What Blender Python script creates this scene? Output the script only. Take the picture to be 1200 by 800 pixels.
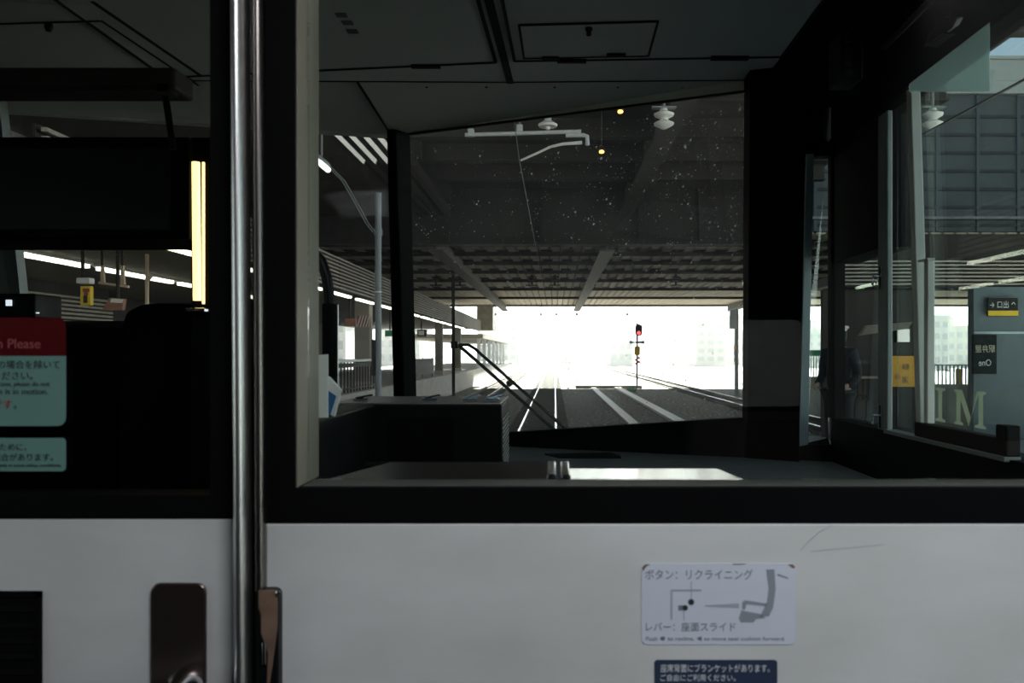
import bpy, bmesh, math, random
from mathutils import Vector, Matrix

S = bpy.context.scene
C = S.collection
for o in list(bpy.data.objects):
    bpy.data.objects.remove(o)

# ------------------------------------------------------------------ camera, sky, lights, exposure
F = 1000.0                  # focal length in px of a 1200 px wide frame
VX, VY = 650.0, 414.0       # where the track runs to in the photograph
E = 2.36                    # eye height above the rail heads
cam_d = bpy.data.cameras.new('camera')
cam = bpy.data.objects.new('camera', cam_d)
C.objects.link(cam)
cam.location = (0, 0, E)
cam.rotation_euler = (math.radians(90), 0, 0)
cam_d.sensor_width = 36
cam_d.lens = 36 * F / 1200
cam_d.shift_x = -(VX - 600) / 1200
cam_d.shift_y = (VY - 400) / 1200
cam_d.clip_start = 0.02
cam_d.clip_end = 2000
cam_d.dof.use_dof = True
cam_d.dof.focus_distance = 3.4
cam_d.dof.aperture_fstop = 11
S.camera = cam

S.view_settings.view_transform = 'Standard'
S.view_settings.look = 'None'
S.view_settings.gamma = 1
S.view_settings.exposure = 0.0
S.view_settings.use_curve_mapping = False
cy = S.cycles
cy.use_denoising = True
cy.max_bounces = 10
cy.diffuse_bounces = 5
cy.glossy_bounces = 5
cy.transparent_max_bounces = 32
cy.caustics_reflective = False
cy.caustics_refractive = False
cy.sample_clamp_indirect = 4

SKY_STRENGTH = 6.0
SUN_STRENGTH = 55.0
SALOON_FILL_W = 12.5

w = bpy.data.worlds.new('sky')
S.world = w
w.use_nodes = True
nt = w.node_tree
nt.nodes.clear()
tc = nt.nodes.new('ShaderNodeTexCoord')
sep = nt.nodes.new('ShaderNodeSeparateXYZ')
ramp = nt.nodes.new('ShaderNodeValToRGB')
bg = nt.nodes.new('ShaderNodeBackground')
ow = nt.nodes.new('ShaderNodeOutputWorld')
nt.links.new(tc.outputs['Generated'], sep.inputs[0])
nt.links.new(sep.outputs['Z'], ramp.inputs[0])
# the sky is brighter towards the sun (ahead) than behind the train
azm = nt.nodes.new('ShaderNodeMapRange')
azm.inputs['From Min'].default_value = -0.8
azm.inputs['From Max'].default_value = 0.8
azm.inputs['To Min'].default_value = 0.30
azm.inputs['To Max'].default_value = 1.0
nt.links.new(sep.outputs['Y'], azm.inputs['Value'])
mul = nt.nodes.new('ShaderNodeVectorMath')
mul.operation = 'SCALE'
nt.links.new(ramp.outputs[0], mul.inputs[0])
nt.links.new(azm.outputs[0], mul.inputs['Scale'])
nt.links.new(mul.outputs[0], bg.inputs[0])
nt.links.new(bg.outputs[0], ow.inputs[0])
cr = ramp.color_ramp
cr.elements[0].position = 0.0
cr.elements[0].color = (1, 1, 1, 1)
cr.elements[1].position = 1.0
cr.elements[1].color = (0.05, 0.075, 0.12, 1)
for p, c in ((0.10, (0.95, 0.97, 1.0, 1)), (0.20, (0.32, 0.36, 0.42, 1)), (0.29, (0.088, 0.108, 0.135, 1))):
    e = cr.elements.new(p)
    e.color = c
bg.inputs[1].default_value = SKY_STRENGTH

sun_d = bpy.data.lights.new('sun', 'SUN')
sun_d.energy = SUN_STRENGTH
sun_d.angle = math.radians(1.0)
sun_d.color = (1.0, 0.95, 0.86)
sun = bpy.data.objects.new('sun', sun_d)
C.objects.link(sun)
sun.location = (20, 80, 60)
sun.rotation_euler = Vector((-0.10, -1.0, -0.75)).to_track_quat('-Z', 'Y').to_euler()

fill_d = bpy.data.lights.new('saloon_fill_light', 'AREA')  # unseen light added to brighten the bulkhead panel
fill_d.shape = 'RECTANGLE'
fill_d.size = 0.7
fill_d.size_y = 0.25
fill_d.energy = SALOON_FILL_W
fill_d.color = (0.94, 0.97, 1.0)
lamp = bpy.data.objects.new('saloon_fill_light', fill_d)
C.objects.link(lamp)
lamp.location = (0.46, -0.12, E + 0.86)  # the added unseen fill light
lamp.rotation_euler = (math.radians(25), 0, 0)


# ------------------------------------------------------------------ helpers
def P(px, py, Y):
    """a point of the place: px, py of the photograph at distance Y along the track"""
    return Vector(((px - VX) / F * Y, Y, E + (VY - py) / F * Y))


def X(px, Y):
    return (px - VX) / F * Y


def Z(py, Y):
    return E + (VY - py) / F * Y


ORG = {}


class MB:
    def __init__(self):
        self.v = []
        self.f = []

    def add(self, vs, fs):
        n = len(self.v)
        self.v += [Vector(p) for p in vs]
        self.f += [tuple(i + n for i in q) for q in fs]
        return self

    def box(self, x0, x1, y0, y1, z0, z1):
        vs = [(x, y, z) for x in (x0, x1) for y in (y0, y1) for z in (z0, z1)]
        return self.add(vs, [(0, 1, 3, 2), (4, 6, 7, 5), (0, 4, 5, 1), (2, 3, 7, 6), (0, 2, 6, 4), (1, 5, 7, 3)])

    def loft(self, A, B, caps=True):
        n = len(A)
        fs = [(i, (i + 1) % n, n + (i + 1) % n, n + i) for i in range(n)]
        if caps:
            fs += [tuple(range(n))[::-1], tuple(range(n, 2 * n))]
        return self.add(list(A) + list(B), fs)

    def slab(self, pts, d):
        """extrude a planar polygon by the vector d"""
        d = Vector(d)
        return self.loft([Vector(p) for p in pts], [Vector(p) + d for p in pts])

    def lofts(self, rings, closed=False):
        n = len(rings[0])
        vs = [p for r in rings for p in r]
        fs = []
        for k in range(len(rings) - 1):
            for i in range(n):
                fs.append((k * n + i, k * n + (i + 1) % n, (k + 1) * n + (i + 1) % n, (k + 1) * n + i))
        fs.append(tuple(range(n))[::-1])
        fs.append(tuple((len(rings) - 1) * n + i for i in range(n)))
        return self.add(vs, fs)

    def tube(self, pts, r, n=12, rx=None):
        pts = [Vector(p) for p in pts]
        rings = []
        for i, p in enumerate(pts):
            if i == 0:
                t = pts[1] - p
            elif i == len(pts) - 1:
                t = p - pts[-2]
            else:
                t = (pts[i + 1] - p).normalized() + (p - pts[i - 1]).normalized()
            t.normalize()
            a = Vector((0, 0, 1)) if abs(t.z) < 0.9 else Vector((1, 0, 0))
            u = t.cross(a).normalized()
            vv = t.cross(u).normalized()
            rr = r[i] if isinstance(r, (list, tuple)) else r
            rings.append([p + (u * math.cos(2 * math.pi * k / n) + vv * math.sin(2 * math.pi * k / n)) * rr for k in range(n)])
        return self.lofts(rings)

    def bar(self, p0, p1, wd, ht):
        """rectangular bar between two points, wd sideways, ht upwards"""
        p0, p1 = Vector(p0), Vector(p1)
        t = (p1 - p0).normalized()
        a = Vector((0, 0, 1)) if abs(t.z) < 0.95 else Vector((0, 1, 0))
        u = t.cross(a).normalized() * (wd / 2)
        vv = u.cross(t).normalized() * (ht / 2)
        q = [u + vv, -u + vv, -u - vv, u - vv]
        return self.loft([p0 + k for k in q], [p1 + k for k in q])

    def lathe(self, c, prof, n=20, axis='Z'):
        """prof: (radius, height) pairs about an axis through c"""
        c = Vector(c)
        rings = []
        for r, h in prof:
            ring = []
            for k in range(n):
                a = 2 * math.pi * k / n
                q = {'Z': Vector((r * math.cos(a), r * math.sin(a), h)),
                     'Y': Vector((r * math.cos(a), h, r * math.sin(a))),
                     'X': Vector((h, r * math.cos(a), r * math.sin(a)))}[axis]
                ring.append(c + q)
            rings.append(ring)
        return self.lofts(rings)

    def build(self, name, mat, parent=None, bevel=0, smooth=False, seg=2):
        me = bpy.data.meshes.new(name)
        if parent is not None:
            org = ORG[parent.name]
        else:
            xs = [p.x for p in self.v]
            ys = [p.y for p in self.v]
            org = Vector(((min(xs) + max(xs)) / 2, (min(ys) + max(ys)) / 2, min(p.z for p in self.v)))
        me.from_pydata([p - org for p in self.v], [], self.f)
        bm = bmesh.new()
        bm.from_mesh(me)
        bmesh.ops.recalc_face_normals(bm, faces=bm.faces)
        bm.to_mesh(me)
        bm.free()
        me.materials.append(mat)
        o = bpy.data.objects.new(name, me)
        C.objects.link(o)
        ORG[o.name] = org
        if parent is not None:
            o.parent = parent
        else:
            o.location = org
        if smooth:
            for p in me.polygons:
                p.use_smooth = True
            me.set_sharp_from_angle(angle=math.radians(40))
        if bevel:
            m = o.modifiers.new('bevel', 'BEVEL')
            m.width = bevel
            m.segments = seg
            m.limit_method = 'ANGLE'
            m.angle_limit = math.radians(40)
        return o


def tag(o, label=None, cat=None, group=None, kind=None):
    if label:
        o['label'] = label
    if cat:
        o['category'] = cat
    if group:
        o['group'] = group
    if kind:
        o['kind'] = kind
    return o


def thing(name, loc, label=None, cat=None, group=None, kind=None):
    o = bpy.data.objects.new(name, None)
    C.objects.link(o)
    o.location = loc
    o.empty_display_size = 0.05
    ORG[o.name] = Vector(loc)
    return tag(o, label, cat, group, kind)


def copy_tree(o, loc, label=None, group=None):
    r = o.copy()
    C.objects.link(r)
    r.location = loc
    ORG[r.name] = Vector(loc)
    if label:
        r['label'] = label
    if group:
        r['group'] = group
    for ch in list(o.children):
        c = ch.copy()
        C.objects.link(c)
        c.parent = r
        for g in ch.children:
            d = g.copy()
            C.objects.link(d)
            d.parent = c
    return r


def rounded(x0, x1, z0, z1, r, y, n=5):
    pts = []
    for cx, cz, a0 in ((x1 - r, z1 - r, 0), (x0 + r, z1 - r, 90), (x0 + r, z0 + r, 180), (x1 - r, z0 + r, 270)):
        for k in range(n + 1):
            a = math.radians(a0 + 90 * k / n)
            pts.append(Vector((cx + r * math.cos(a), y, cz + r * math.sin(a))))
    return pts


# ------------------------------------------------------------------ materials
def mat(name, col, rough=0.6, metal=0.0, var=0.15, scale=6.0, bump=0.0, col2=None, spec=0.5, detail=4, stretch=None, lo=0.3, hi=0.7):
    m = bpy.data.materials.new(name)
    m.use_nodes = True
    t = m.node_tree
    b = t.nodes['Principled BSDF']
    b.inputs['Roughness'].default_value = rough
    b.inputs['Metallic'].default_value = metal
    b.inputs['Specular IOR Level'].default_value = spec
    tc = t.nodes.new('ShaderNodeTexCoord')
    mp = t.nodes.new('ShaderNodeMapping')
    if stretch:
        mp.inputs['Scale'].default_value = stretch
    n = t.nodes.new('ShaderNodeTexNoise')
    n.inputs['Scale'].default_value = scale
    n.inputs['Detail'].default_value = detail
    r = t.nodes.new('ShaderNodeValToRGB')
    r.color_ramp.elements[0].position = lo
    r.color_ramp.elements[1].position = hi
    c2 = col2 or tuple(min(1, c * (1 + var)) for c in col)
    c1 = tuple(c * (1 - var) for c in col) if not col2 else col
    r.color_ramp.elements[0].color = (*c1, 1)
    r.color_ramp.elements[1].color = (*c2, 1)
    t.links.new(tc.outputs['Object'], mp.inputs[0])
    t.links.new(mp.outputs[0], n.inputs[0])
    t.links.new(n.outputs[0], r.inputs[0])
    t.links.new(r.outputs[0], b.inputs['Base Color'])
    if bump:
        bp = t.nodes.new('ShaderNodeBump')
        bp.inputs['Strength'].default_value = bump
        bp.inputs['Distance'].default_value = 0.01
        t.links.new(n.outputs[0], bp.inputs['Height'])
        t.links.new(bp.outputs[0], b.inputs['Normal'])
    return m


def emit(name, col, strength):
    m = bpy.data.materials.new(name)
    m.use_nodes = True
    b = m.node_tree.nodes['Principled BSDF']
    b.inputs['Base Color'].default_value = (0.8, 0.8, 0.8, 1)
    b.inputs['Emission Color'].default_value = (*col, 1)
    b.inputs['Emission Strength'].default_value = strength
    return m


def glass(name, tint, dirt=0.0, dirt_col=(0.8, 0.8, 0.78), refl=1.0):
    m = bpy.data.materials.new(name)
    m.use_nodes = True
    t = m.node_tree
    t.nodes.clear()
    out = t.nodes.new('ShaderNodeOutputMaterial')
    tr = t.nodes.new('ShaderNodeBsdfTransparent')
    tr.inputs[0].default_value = (*tint, 1)
    gl = t.nodes.new('ShaderNodeBsdfGlossy')
    gl.inputs['Roughness'].default_value = 0.0
    gl.inputs['Color'].default_value = (refl, refl, refl, 1)
    geo = t.nodes.new('ShaderNodeNewGeometry')
    mr = t.nodes.new('ShaderNodeMapRange')
    mr.inputs['To Min'].default_value = 1.48
    mr.inputs['To Max'].default_value = 1 / 1.48
    t.links.new(geo.outputs['Backfacing'], mr.inputs['Value'])
    fr = t.nodes.new('ShaderNodeFresnel')
    t.links.new(mr.outputs[0], fr.inputs['IOR'])
    mx = t.nodes.new('ShaderNodeMixShader')
    t.links.new(fr.outputs[0], mx.inputs[0])
    t.links.new(tr.outputs[0], mx.inputs[1])
    t.links.new(gl.outputs[0], mx.inputs[2])
    last = mx
    if dirt:
        tl = t.nodes.new('ShaderNodeBsdfTranslucent')
        tl.inputs[0].default_value = (*dirt_col, 1)
        tcn = t.nodes.new('ShaderNodeTexCoord')
        nz = t.nodes.new('ShaderNodeTexNoise')
        nz.inputs['Scale'].default_value = 3.0
        nz.inputs['Detail'].default_value = 5
        t.links.new(tcn.outputs['Object'], nz.inputs[0])
        mm = t.nodes.new('ShaderNodeMapRange')
        mm.inputs['From Min'].default_value = 0.35
        mm.inputs['From Max'].default_value = 0.7
        mm.inputs['To Min'].default_value = dirt * 0.35
        mm.inputs['To Max'].default_value = dirt
        t.links.new(nz.outputs[0], mm.inputs['Value'])
        m2 = t.nodes.new('ShaderNodeMixShader')
        t.links.new(mm.outputs[0], m2.inputs[0])
        t.links.new(mx.outputs[0], m2.inputs[1])
        t.links.new(tl.outputs[0], m2.inputs[2])
        last = m2
    t.links.new(last.outputs[0], out.inputs[0])
    return m


M = {}
M['panel'] = mat('worn_white_laminate', (0.58, 0.58, 0.575), 0.55, var=0.05, scale=5, col2=(0.72, 0.72, 0.725), stretch=(1, 1, 2.2), detail=8)
M['black'] = mat('black_paint', (0.004, 0.004, 0.0045), 0.6, spec=0.04)
M['black_sat'] = mat('satin_black', (0.006, 0.0065, 0.007), 0.4, spec=0.12)
M['saloon'] = mat('dark_saloon_lining', (0.015, 0.014, 0.013), 0.8, spec=0.1)
M['steel'] = mat('brushed_steel', (0.62, 0.60, 0.60), 0.33, 1.0, var=0.05, scale=4, stretch=(30, 30, 0.4))
M['steel_dark'] = mat('dark_steel', (0.20, 0.18, 0.17), 0.3, 1.0, var=0.1, scale=4, stretch=(30, 30, 0.4))
M['flapsteel'] = mat('worn_bright_steel', (0.66, 0.62, 0.56), 0.15, 1.0, var=0.06, scale=5)
M['bronze'] = mat('dark_bronze_metal', (0.16, 0.12, 0.11), 0.3, 0.9, var=0.08)
M['chrome'] = mat('chrome', (0.8, 0.8, 0.82), 0.12, 1.0, var=0.02)
M['ceil'] = mat('cab_ceiling_grey', (0.82, 0.83, 0.81), 0.6, var=0.04, scale=2)
M['ceil2'] = mat('cab_ceiling_front_grey', (0.80, 0.80, 0.76), 0.6, var=0.04, scale=2)
M['seam'] = mat('rubber_seal', (0.012, 0.012, 0.011), 0.8)
M['reveal'] = mat('beige_reveal_paint', (0.20, 0.18, 0.14), 0.5, var=0.05)
M['sill'] = mat('dark_olive_sill', (0.075, 0.08, 0.07), 0.5, var=0.08)
M['cabdark'] = mat('dark_cab_trim', (0.006, 0.0065, 0.007), 0.6, spec=0.08)
M['cabbrown'] = mat('dark_brown_trim', (0.03, 0.026, 0.023), 0.6, spec=0.15)
M['dash'] = mat('dashboard_grey', (0.20, 0.235, 0.245), 0.62, var=0.12, scale=20, bump=0.1)
M['dash_dark'] = mat('dashboard_dark', (0.010, 0.012, 0.013), 0.6, spec=0.15)
M['tealtrim'] = mat('teal_grey_trim', (0.50, 0.62, 0.65), 0.5, var=0.05)
M['alu'] = mat('anodised_aluminium', (0.82, 0.84, 0.78), 0.45, 0.15, var=0.05, scale=3)
M['alu_dull'] = mat('dull_aluminium', (0.30, 0.34, 0.33), 0.45, 0.4, var=0.06, scale=3)
M['seat'] = mat('seat_moquette', (0.10, 0.085, 0.075), 0.9, var=0.2, scale=60)
M['cover'] = mat('headrest_cover_cloth', (0.72, 0.70, 0.68), 0.9, var=0.06, scale=20)
M['g_part'] = glass('partition_glass', (0.95, 0.97, 0.96), refl=0.9)
M['g_wind'] = glass('windscreen_glass', (0.93, 0.96, 0.95), dirt=0.045, refl=0.8)
M['g_side'] = glass('side_glass', (0.84, 0.93, 0.91), dirt=0.006, refl=0.5)
M['paper'] = mat('white_paper', (0.7, 0.7, 0.66), 0.8, var=0.03)
M['blue'] = mat('blue_print', (0.03, 0.12, 0.3), 0.6)
M['ink_grey'] = mat('grey_ink', (0.19, 0.20, 0.23), 0.7, var=0.05)
M['ink_dark'] = mat('dark_ink', (0.025, 0.03, 0.04), 0.7, var=0.05)
M['ink_mid'] = mat('mid_grey_ink', (0.27, 0.29, 0.34), 0.7, var=0.05)
M['ink_lite'] = mat('pale_grey_ink', (0.38, 0.40, 0.46), 0.7, var=0.05)
M['sticker'] = mat('bluish_white_film', (0.66, 0.69, 0.80), 0.5, var=0.03, scale=8)
M['navy'] = mat('navy_film', (0.025, 0.04, 0.085), 0.5, var=0.05)
M['ink_white'] = mat('white_ink', (0.7, 0.72, 0.75), 0.6, var=0.03)
M['red'] = mat('dark_red_film', (0.075, 0.003, 0.005), 0.6, var=0.05, spec=0.08)
M['redink'] = mat('red_ink', (0.30, 0.02, 0.03), 0.6, var=0.05)
M['pinkink'] = mat('dull_pink_ink', (0.32, 0.06, 0.07), 0.6, var=0.05)
M['mint'] = mat('mint_film', (0.15, 0.29, 0.25), 0.6, var=0.04, scale=3, spec=0.1)
M['wood'] = mat('worn_and_mirrored_brown', (0.20, 0.125, 0.09), 0.5, var=0.35, scale=40)
M['brick'] = mat('red_brown_sign', (0.30, 0.13, 0.09), 0.6, var=0.2)
M['ballast'] = mat('ballast', (0.022, 0.020, 0.018), 0.8, var=0.5, scale=7.0, bump=1.0, detail=14, col2=(0.34, 0.32, 0.29), lo=0.42, hi=0.66)
M['rail'] = mat('polished_rail', (0.75, 0.73, 0.70), 0.22, 1.0, var=0.05)
M['railrust'] = mat('rusty_rail', (0.10, 0.065, 0.045), 0.8, var=0.3, scale=8)
M['sleeper'] = mat('sleeper_concrete', (0.13, 0.12, 0.11), 0.9, var=0.2)
M['conc'] = mat('pale_concrete', (0.55, 0.53, 0.49), 0.9, var=0.12, scale=2, bump=0.1)
M['trough'] = mat('pale_trough_concrete', (0.74, 0.73, 0.70), 0.42, var=0.08, scale=2)
M['conc_dark'] = mat('aged_concrete', (0.30, 0.28, 0.25), 0.9, var=0.2, scale=1.5, bump=0.1)
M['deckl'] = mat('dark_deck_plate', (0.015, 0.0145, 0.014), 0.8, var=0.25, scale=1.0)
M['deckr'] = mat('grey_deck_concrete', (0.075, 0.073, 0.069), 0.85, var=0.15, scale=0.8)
M['beam'] = mat('deck_beam_steel', (0.032, 0.030, 0.028), 0.7, var=0.15, scale=1.0)
M['girder'] = mat('main_girder_steel', (0.10, 0.095, 0.085), 0.7, var=0.15, scale=1.0)
M['corr'] = mat('corrugated_decking', (0.68, 0.61, 0.51), 0.7, var=0.12, scale=0.7)
M['corrshade'] = mat('recess_shade_brown', (0.16, 0.14, 0.115), 0.8, var=0.12)
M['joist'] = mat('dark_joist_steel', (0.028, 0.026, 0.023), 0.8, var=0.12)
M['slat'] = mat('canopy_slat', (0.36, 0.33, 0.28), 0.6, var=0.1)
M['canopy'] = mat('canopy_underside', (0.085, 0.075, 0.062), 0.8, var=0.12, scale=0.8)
M['pipe'] = mat('pale_pipe_paint', (0.52, 0.54, 0.55), 0.5, 0.1, var=0.06)
M['galv'] = mat('galvanised_steel', (0.22, 0.25, 0.27), 0.5, 0.3, var=0.08, scale=3)
M['fence'] = mat('dark_fence', (0.022, 0.021, 0.020), 0.7, spec=0.2)
M['tube'] = emit('fluorescent_tube', (1.0, 0.93, 0.75), 7.0)
M['tubew'] = emit('white_tube', (1.0, 0.96, 0.86), 3.0)
M['warm'] = emit('warm_strip_reflection', (1.0, 0.70, 0.27), 2.4)
M['orange'] = emit('orange_lamp', (1.0, 0.42, 0.06), 6.0)
M['redlamp'] = emit('red_lamp', (1.0, 0.05, 0.06), 2.5)
M['led'] = emit('small_white_led', (0.8, 0.9, 1.0), 1.0)
M['yellow'] = mat('yellow_sign', (0.85, 0.42, 0.02), 0.6, var=0.05)
M['yellow2'] = mat('bright_yellow', (0.80, 0.55, 0.02), 0.6, var=0.05)
M['white'] = mat('white_enamel', (0.75, 0.75, 0.73), 0.6, var=0.05)
M['porc'] = mat('white_porcelain', (0.75, 0.75, 0.72), 0.3, var=0.05)
M['facade'] = mat('grey_facade_panel', (0.085, 0.10, 0.108), 0.7, var=0.10, scale=1.2)
M['facadejoint'] = mat('facade_joint', (0.045, 0.052, 0.057), 0.8)
M['facademull'] = mat('facade_mullion', (0.085, 0.105, 0.125), 0.7, var=0.05)
M['parapet'] = mat('pale_parapet', (0.42, 0.44, 0.43), 0.7, var=0.06)
M['bpale'] = mat('pale_render', (0.86, 0.86, 0.85), 0.8, var=0.03, scale=0.5)
M['bpale2'] = mat('cool_pale_render', (0.74, 0.78, 0.82), 0.8, var=0.03, scale=0.5)
M['bwarm'] = mat('warm_pale_render', (0.84, 0.80, 0.72), 0.8, var=0.03, scale=0.5)
M['bwin'] = mat('far_window', (0.56, 0.60, 0.63), 0.5, var=0.1)
M['green'] = mat('green_paint', (0.04, 0.30, 0.16), 0.6, var=0.1)
M['plat'] = mat('platform_paving', (0.42, 0.40, 0.38), 0.85, var=0.12, scale=2)
M['kiosk'] = mat('dark_brown_wall', (0.022, 0.017, 0.014), 0.7, var=0.15)
M['awning'] = mat('beige_awning', (0.55, 0.44, 0.33), 0.8, var=0.08)
M['bluegrey'] = mat('blue_grey_column', (0.10, 0.14, 0.165), 0.6, var=0.08)
M['signdark'] = mat('dark_teal_sign', (0.009, 0.014, 0.018), 0.6, spec=0.1)
M['cream'] = mat('cream_paint', (0.55, 0.52, 0.36), 0.6, var=0.04)
M['wire'] = mat('wire_black', (0.012, 0.012, 0.012), 0.6)
M['wireg'] = mat('wire_grey', (0.22, 0.22, 0.22), 0.5, 0.3)

M['skin'] = mat('skin', (0.50, 0.32, 0.24), 0.6, var=0.05)
M['uniform'] = mat('navy_uniform_cloth', (0.012, 0.014, 0.022), 0.85, var=0.1, scale=40)
M['hair'] = mat('black_hair', (0.012, 0.010, 0.010), 0.6)
M['shoe'] = mat('black_leather', (0.01, 0.01, 0.01), 0.4)


def translucent(name, col, fac):
    m = bpy.data.materials.new(name)
    m.use_nodes = True
    t = m.node_tree
    t.nodes.clear()
    out = t.nodes.new('ShaderNodeOutputMaterial')
    a = t.nodes.new('ShaderNodeBsdfTransparent')
    a.inputs[0].default_value = (0.85, 0.95, 0.93, 1)
    b = t.nodes.new('ShaderNodeBsdfTranslucent')
    n = t.nodes.new('ShaderNodeTexNoise')
    n.inputs['Scale'].default_value = 30
    r = t.nodes.new('ShaderNodeValToRGB')
    r.color_ramp.elements[0].color = (*[c * 0.85 for c in col], 1)
    r.color_ramp.elements[1].color = (*col, 1)
    t.links.new(n.outputs[0], r.inputs[0])
    t.links.new(r.outputs[0], b.inputs[0])
    x = t.nodes.new('ShaderNodeMixShader')
    x.inputs[0].default_value = fac
    t.links.new(a.outputs[0], x.inputs[1])
    t.links.new(b.outputs[0], x.inputs[2])
    t.links.new(x.outputs[0], out.inputs[0])
    return m


M['splat'] = translucent('dried_insect_marks', (0.95, 0.94, 0.90), 0.85)
M['reflection_sheet'] = translucent('green_reflection_sheet', (0.84, 1.0, 0.97), 0.45)
M['creamfilm'] = translucent('cream_film', (0.55, 0.54, 0.38), 0.42)


def text(name, body, px0, px1, py0, py1, Y, m, parent, mirror=False, depth=0.0004, end=None):
    """lettering between the given picture columns and rows, standing at distance Y"""
    cu = bpy.data.curves.new(name, 'FONT')
    cu.body = body
    cu.size = 1
    cu.extrude = 0.0
    to = bpy.data.objects.new(name, cu)
    C.objects.link(to)
    bpy.context.view_layer.update()
    dg = bpy.context.evaluated_depsgraph_get()
    me = bpy.data.meshes.new_from_object(to.evaluated_get(dg))
    bpy.data.objects.remove(to)
    xs = [v.co.x for v in me.vertices]
    ys = [v.co.y for v in me.vertices]
    if not xs:
        return None
    a0, a1, b0, b1 = min(xs), max(xs), min(ys), max(ys)
    org = ORG[parent.name]
    X0, X1, Z0, Z1 = X(px0, Y), X(px1, Y), Z(py1, Y), Z(py0, Y)
    if end is not None:                     # keep the letters' own proportions, finish at column px1
        k = (Z1 - Z0) / (b1 - b0)
        X0 = X1 - (a1 - a0) * k * end
    for v in me.vertices:
        u = (v.co.x - a0) / (a1 - a0)
        if mirror:
            u = 1 - u
        h = (v.co.y - b0) / max(1e-6, b1 - b0)
        v.co = Vector((X0 + (X1 - X0) * u, Y, Z0 + (Z1 - Z0) * h)) - org
    if mirror:
        me.flip_normals()
    me.materials.clear()
    me.materials.append(m)
    o = bpy.data.objects.new(name, me)
    C.objects.link(o)
    o.parent = parent
    ORG[o.name] = org
    so = o.modifiers.new('thick', 'SOLIDIFY')
    so.thickness = depth
    return o


def struct(name, mb, m, bevel=0, label=None, smooth=False):
    o = mb.build(name, m, None, bevel, smooth)
    o['kind'] = 'structure'
    if label:
        o['label'] = label
    return o


# ================================================================== THE SALOON AND ITS BULKHEAD
YB0, YB1, YB2 = 0.80, 0.878, 0.85      # the bulkhead, thinner below its window
XR, XL = 0.82, -1.90             # inside faces of the body sides
ZF = 1.16                        # train floor
ZC = E + 0.74                    # cab ceiling

struct('floor', MB().box(XL - 0.1, XR + 0.1, -3.2, 2.9, ZF - 0.12, ZF), M['saloon'])
struct('ceiling', MB().box(XL - 0.1, XR + 0.1, -3.2, YB0, E + 0.95, E + 1.05), M['saloon'])
struct('wall_back', MB().box(XL - 0.1, XR + 0.1, -3.3, -3.2, ZF, E + 1.05), M['saloon'])
for nm, xa, xb, ya, yb in (('wall_saloon_left', XL - 0.1, XL, -0.9, 0.50), ('wall_saloon_right', XR, XR + 0.1, 0.10, 0.72)):
    b = MB()
    b.box(xa, xb, -3.2, ya, ZF, E + 0.95)
    b.box(xa, xb, yb, YB0, ZF, E + 0.95)
    zlo = E - 0.25 if xa < 0 else E - 0.60
    b.box(xa, xb, ya, yb, ZF, zlo)
    b.box(xa, xb, ya, yb, E + 0.45, E + 0.95)
    struct(nm, b, M['saloon'])
    struct('window_saloon_left' if xa < 0 else 'window_saloon_right', MB().box((xa + xb) / 2 - 0.003, (xa + xb) / 2 + 0.003, ya, yb, zlo, E + 0.45), M['g_side'])

WL, WB = X(345, YB0), Z(572, YB0)            # opening of the bulkhead window
WR, WT = 0.77, E + 0.46
PL = X(311, YB0)
bpanel = struct('wall_middle', MB().box(PL, XR, YB0, YB2, ZF, Z(613, YB0)), M['panel'], 0.002,
       'off-white scuffed lower bulkhead panel below the black framed cab window')
tr = MB()
tr.box(PL, WL, YB0, YB1, Z(613, YB0), E + 0.95)
tr.box(WL, WR, YB0, YB2, Z(613, YB0), WB)
tr.box(WL, WR, YB0, YB1, WT, E + 0.95)
tr.box(WR, XR, YB0, YB1, Z(613, YB0), E + 0.95)
struct('trim_1', tr, M['black'])
for pts in ([(938, 645), (950, 632), (962, 622), (975, 615)], [(950, 646), (980, 643), (1035, 638)]):
    MB().tube([P(a, c, YB0 - 0.0001) for a, c in pts], 0.0003, 6).build('scuff_mark', M['ink_lite'], bpanel)
# window in the bulkhead
win = thing('window_1', (WL, YB0, WB), 'large bulkhead window into the driving cab, right of the door', None, None, 'structure')
fr = MB()
fr.box(WL, WL + 0.001, YB0 + 0.006, YB1 + 0.001, WB, WT)
fr.box(WR - 0.004, WR, YB0 + 0.006, YB1 + 0.004, WB, WT)
fr.build('reveal', M['reveal'], win)
sl = MB().box(WL + 0.004, WR - 0.004, YB0 + 0.012, YB2 + 0.003, WB - 0.001, WB + 0.0005)
sl.build('sill', M['sill'], win)
MB().box(WL + 0.004, WR - 0.004, YB0 + 0.03, YB0 + 0.034, WB + 0.004, WT).build('pane', M['g_part'], win)

# sliding door
YD0, YD1 = 0.80, 0.835
DL, DR = X(-160, YD0), X(275, YD0)
door = thing('door_1', ((DL + DR) / 2, YD0, ZF), 'sliding cab door with off-white lower panel and dark glazed upper half', None, None, 'structure')
MB().box(DL, DR, YD0, YD1, ZF + 0.01, Z(608, YD0)).build('lower_panel', M['panel'], door, 0.001)
GL, GR, GB, GT = X(-130, YD0), X(246, YD0), Z(580, YD0), E + 0.5
fr = MB()
fr.box(DL, GL, YD0, YD1, Z(608, YD0), E + 0.93)
fr.box(GR, DR, YD0, YD1, Z(608, YD0), E + 0.93)
fr.box(GL, GR, YD0, YD1, Z(608, YD0), GB)
fr.box(GL, GR, YD0, YD1, GT, E + 0.93)
fr.build('window_frame', M['black'], door)
MB().box(GL, GR, YD0 + 0.012, YD0 + 0.017, GB, GT).build('pane', M['g_part'], door)
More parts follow.
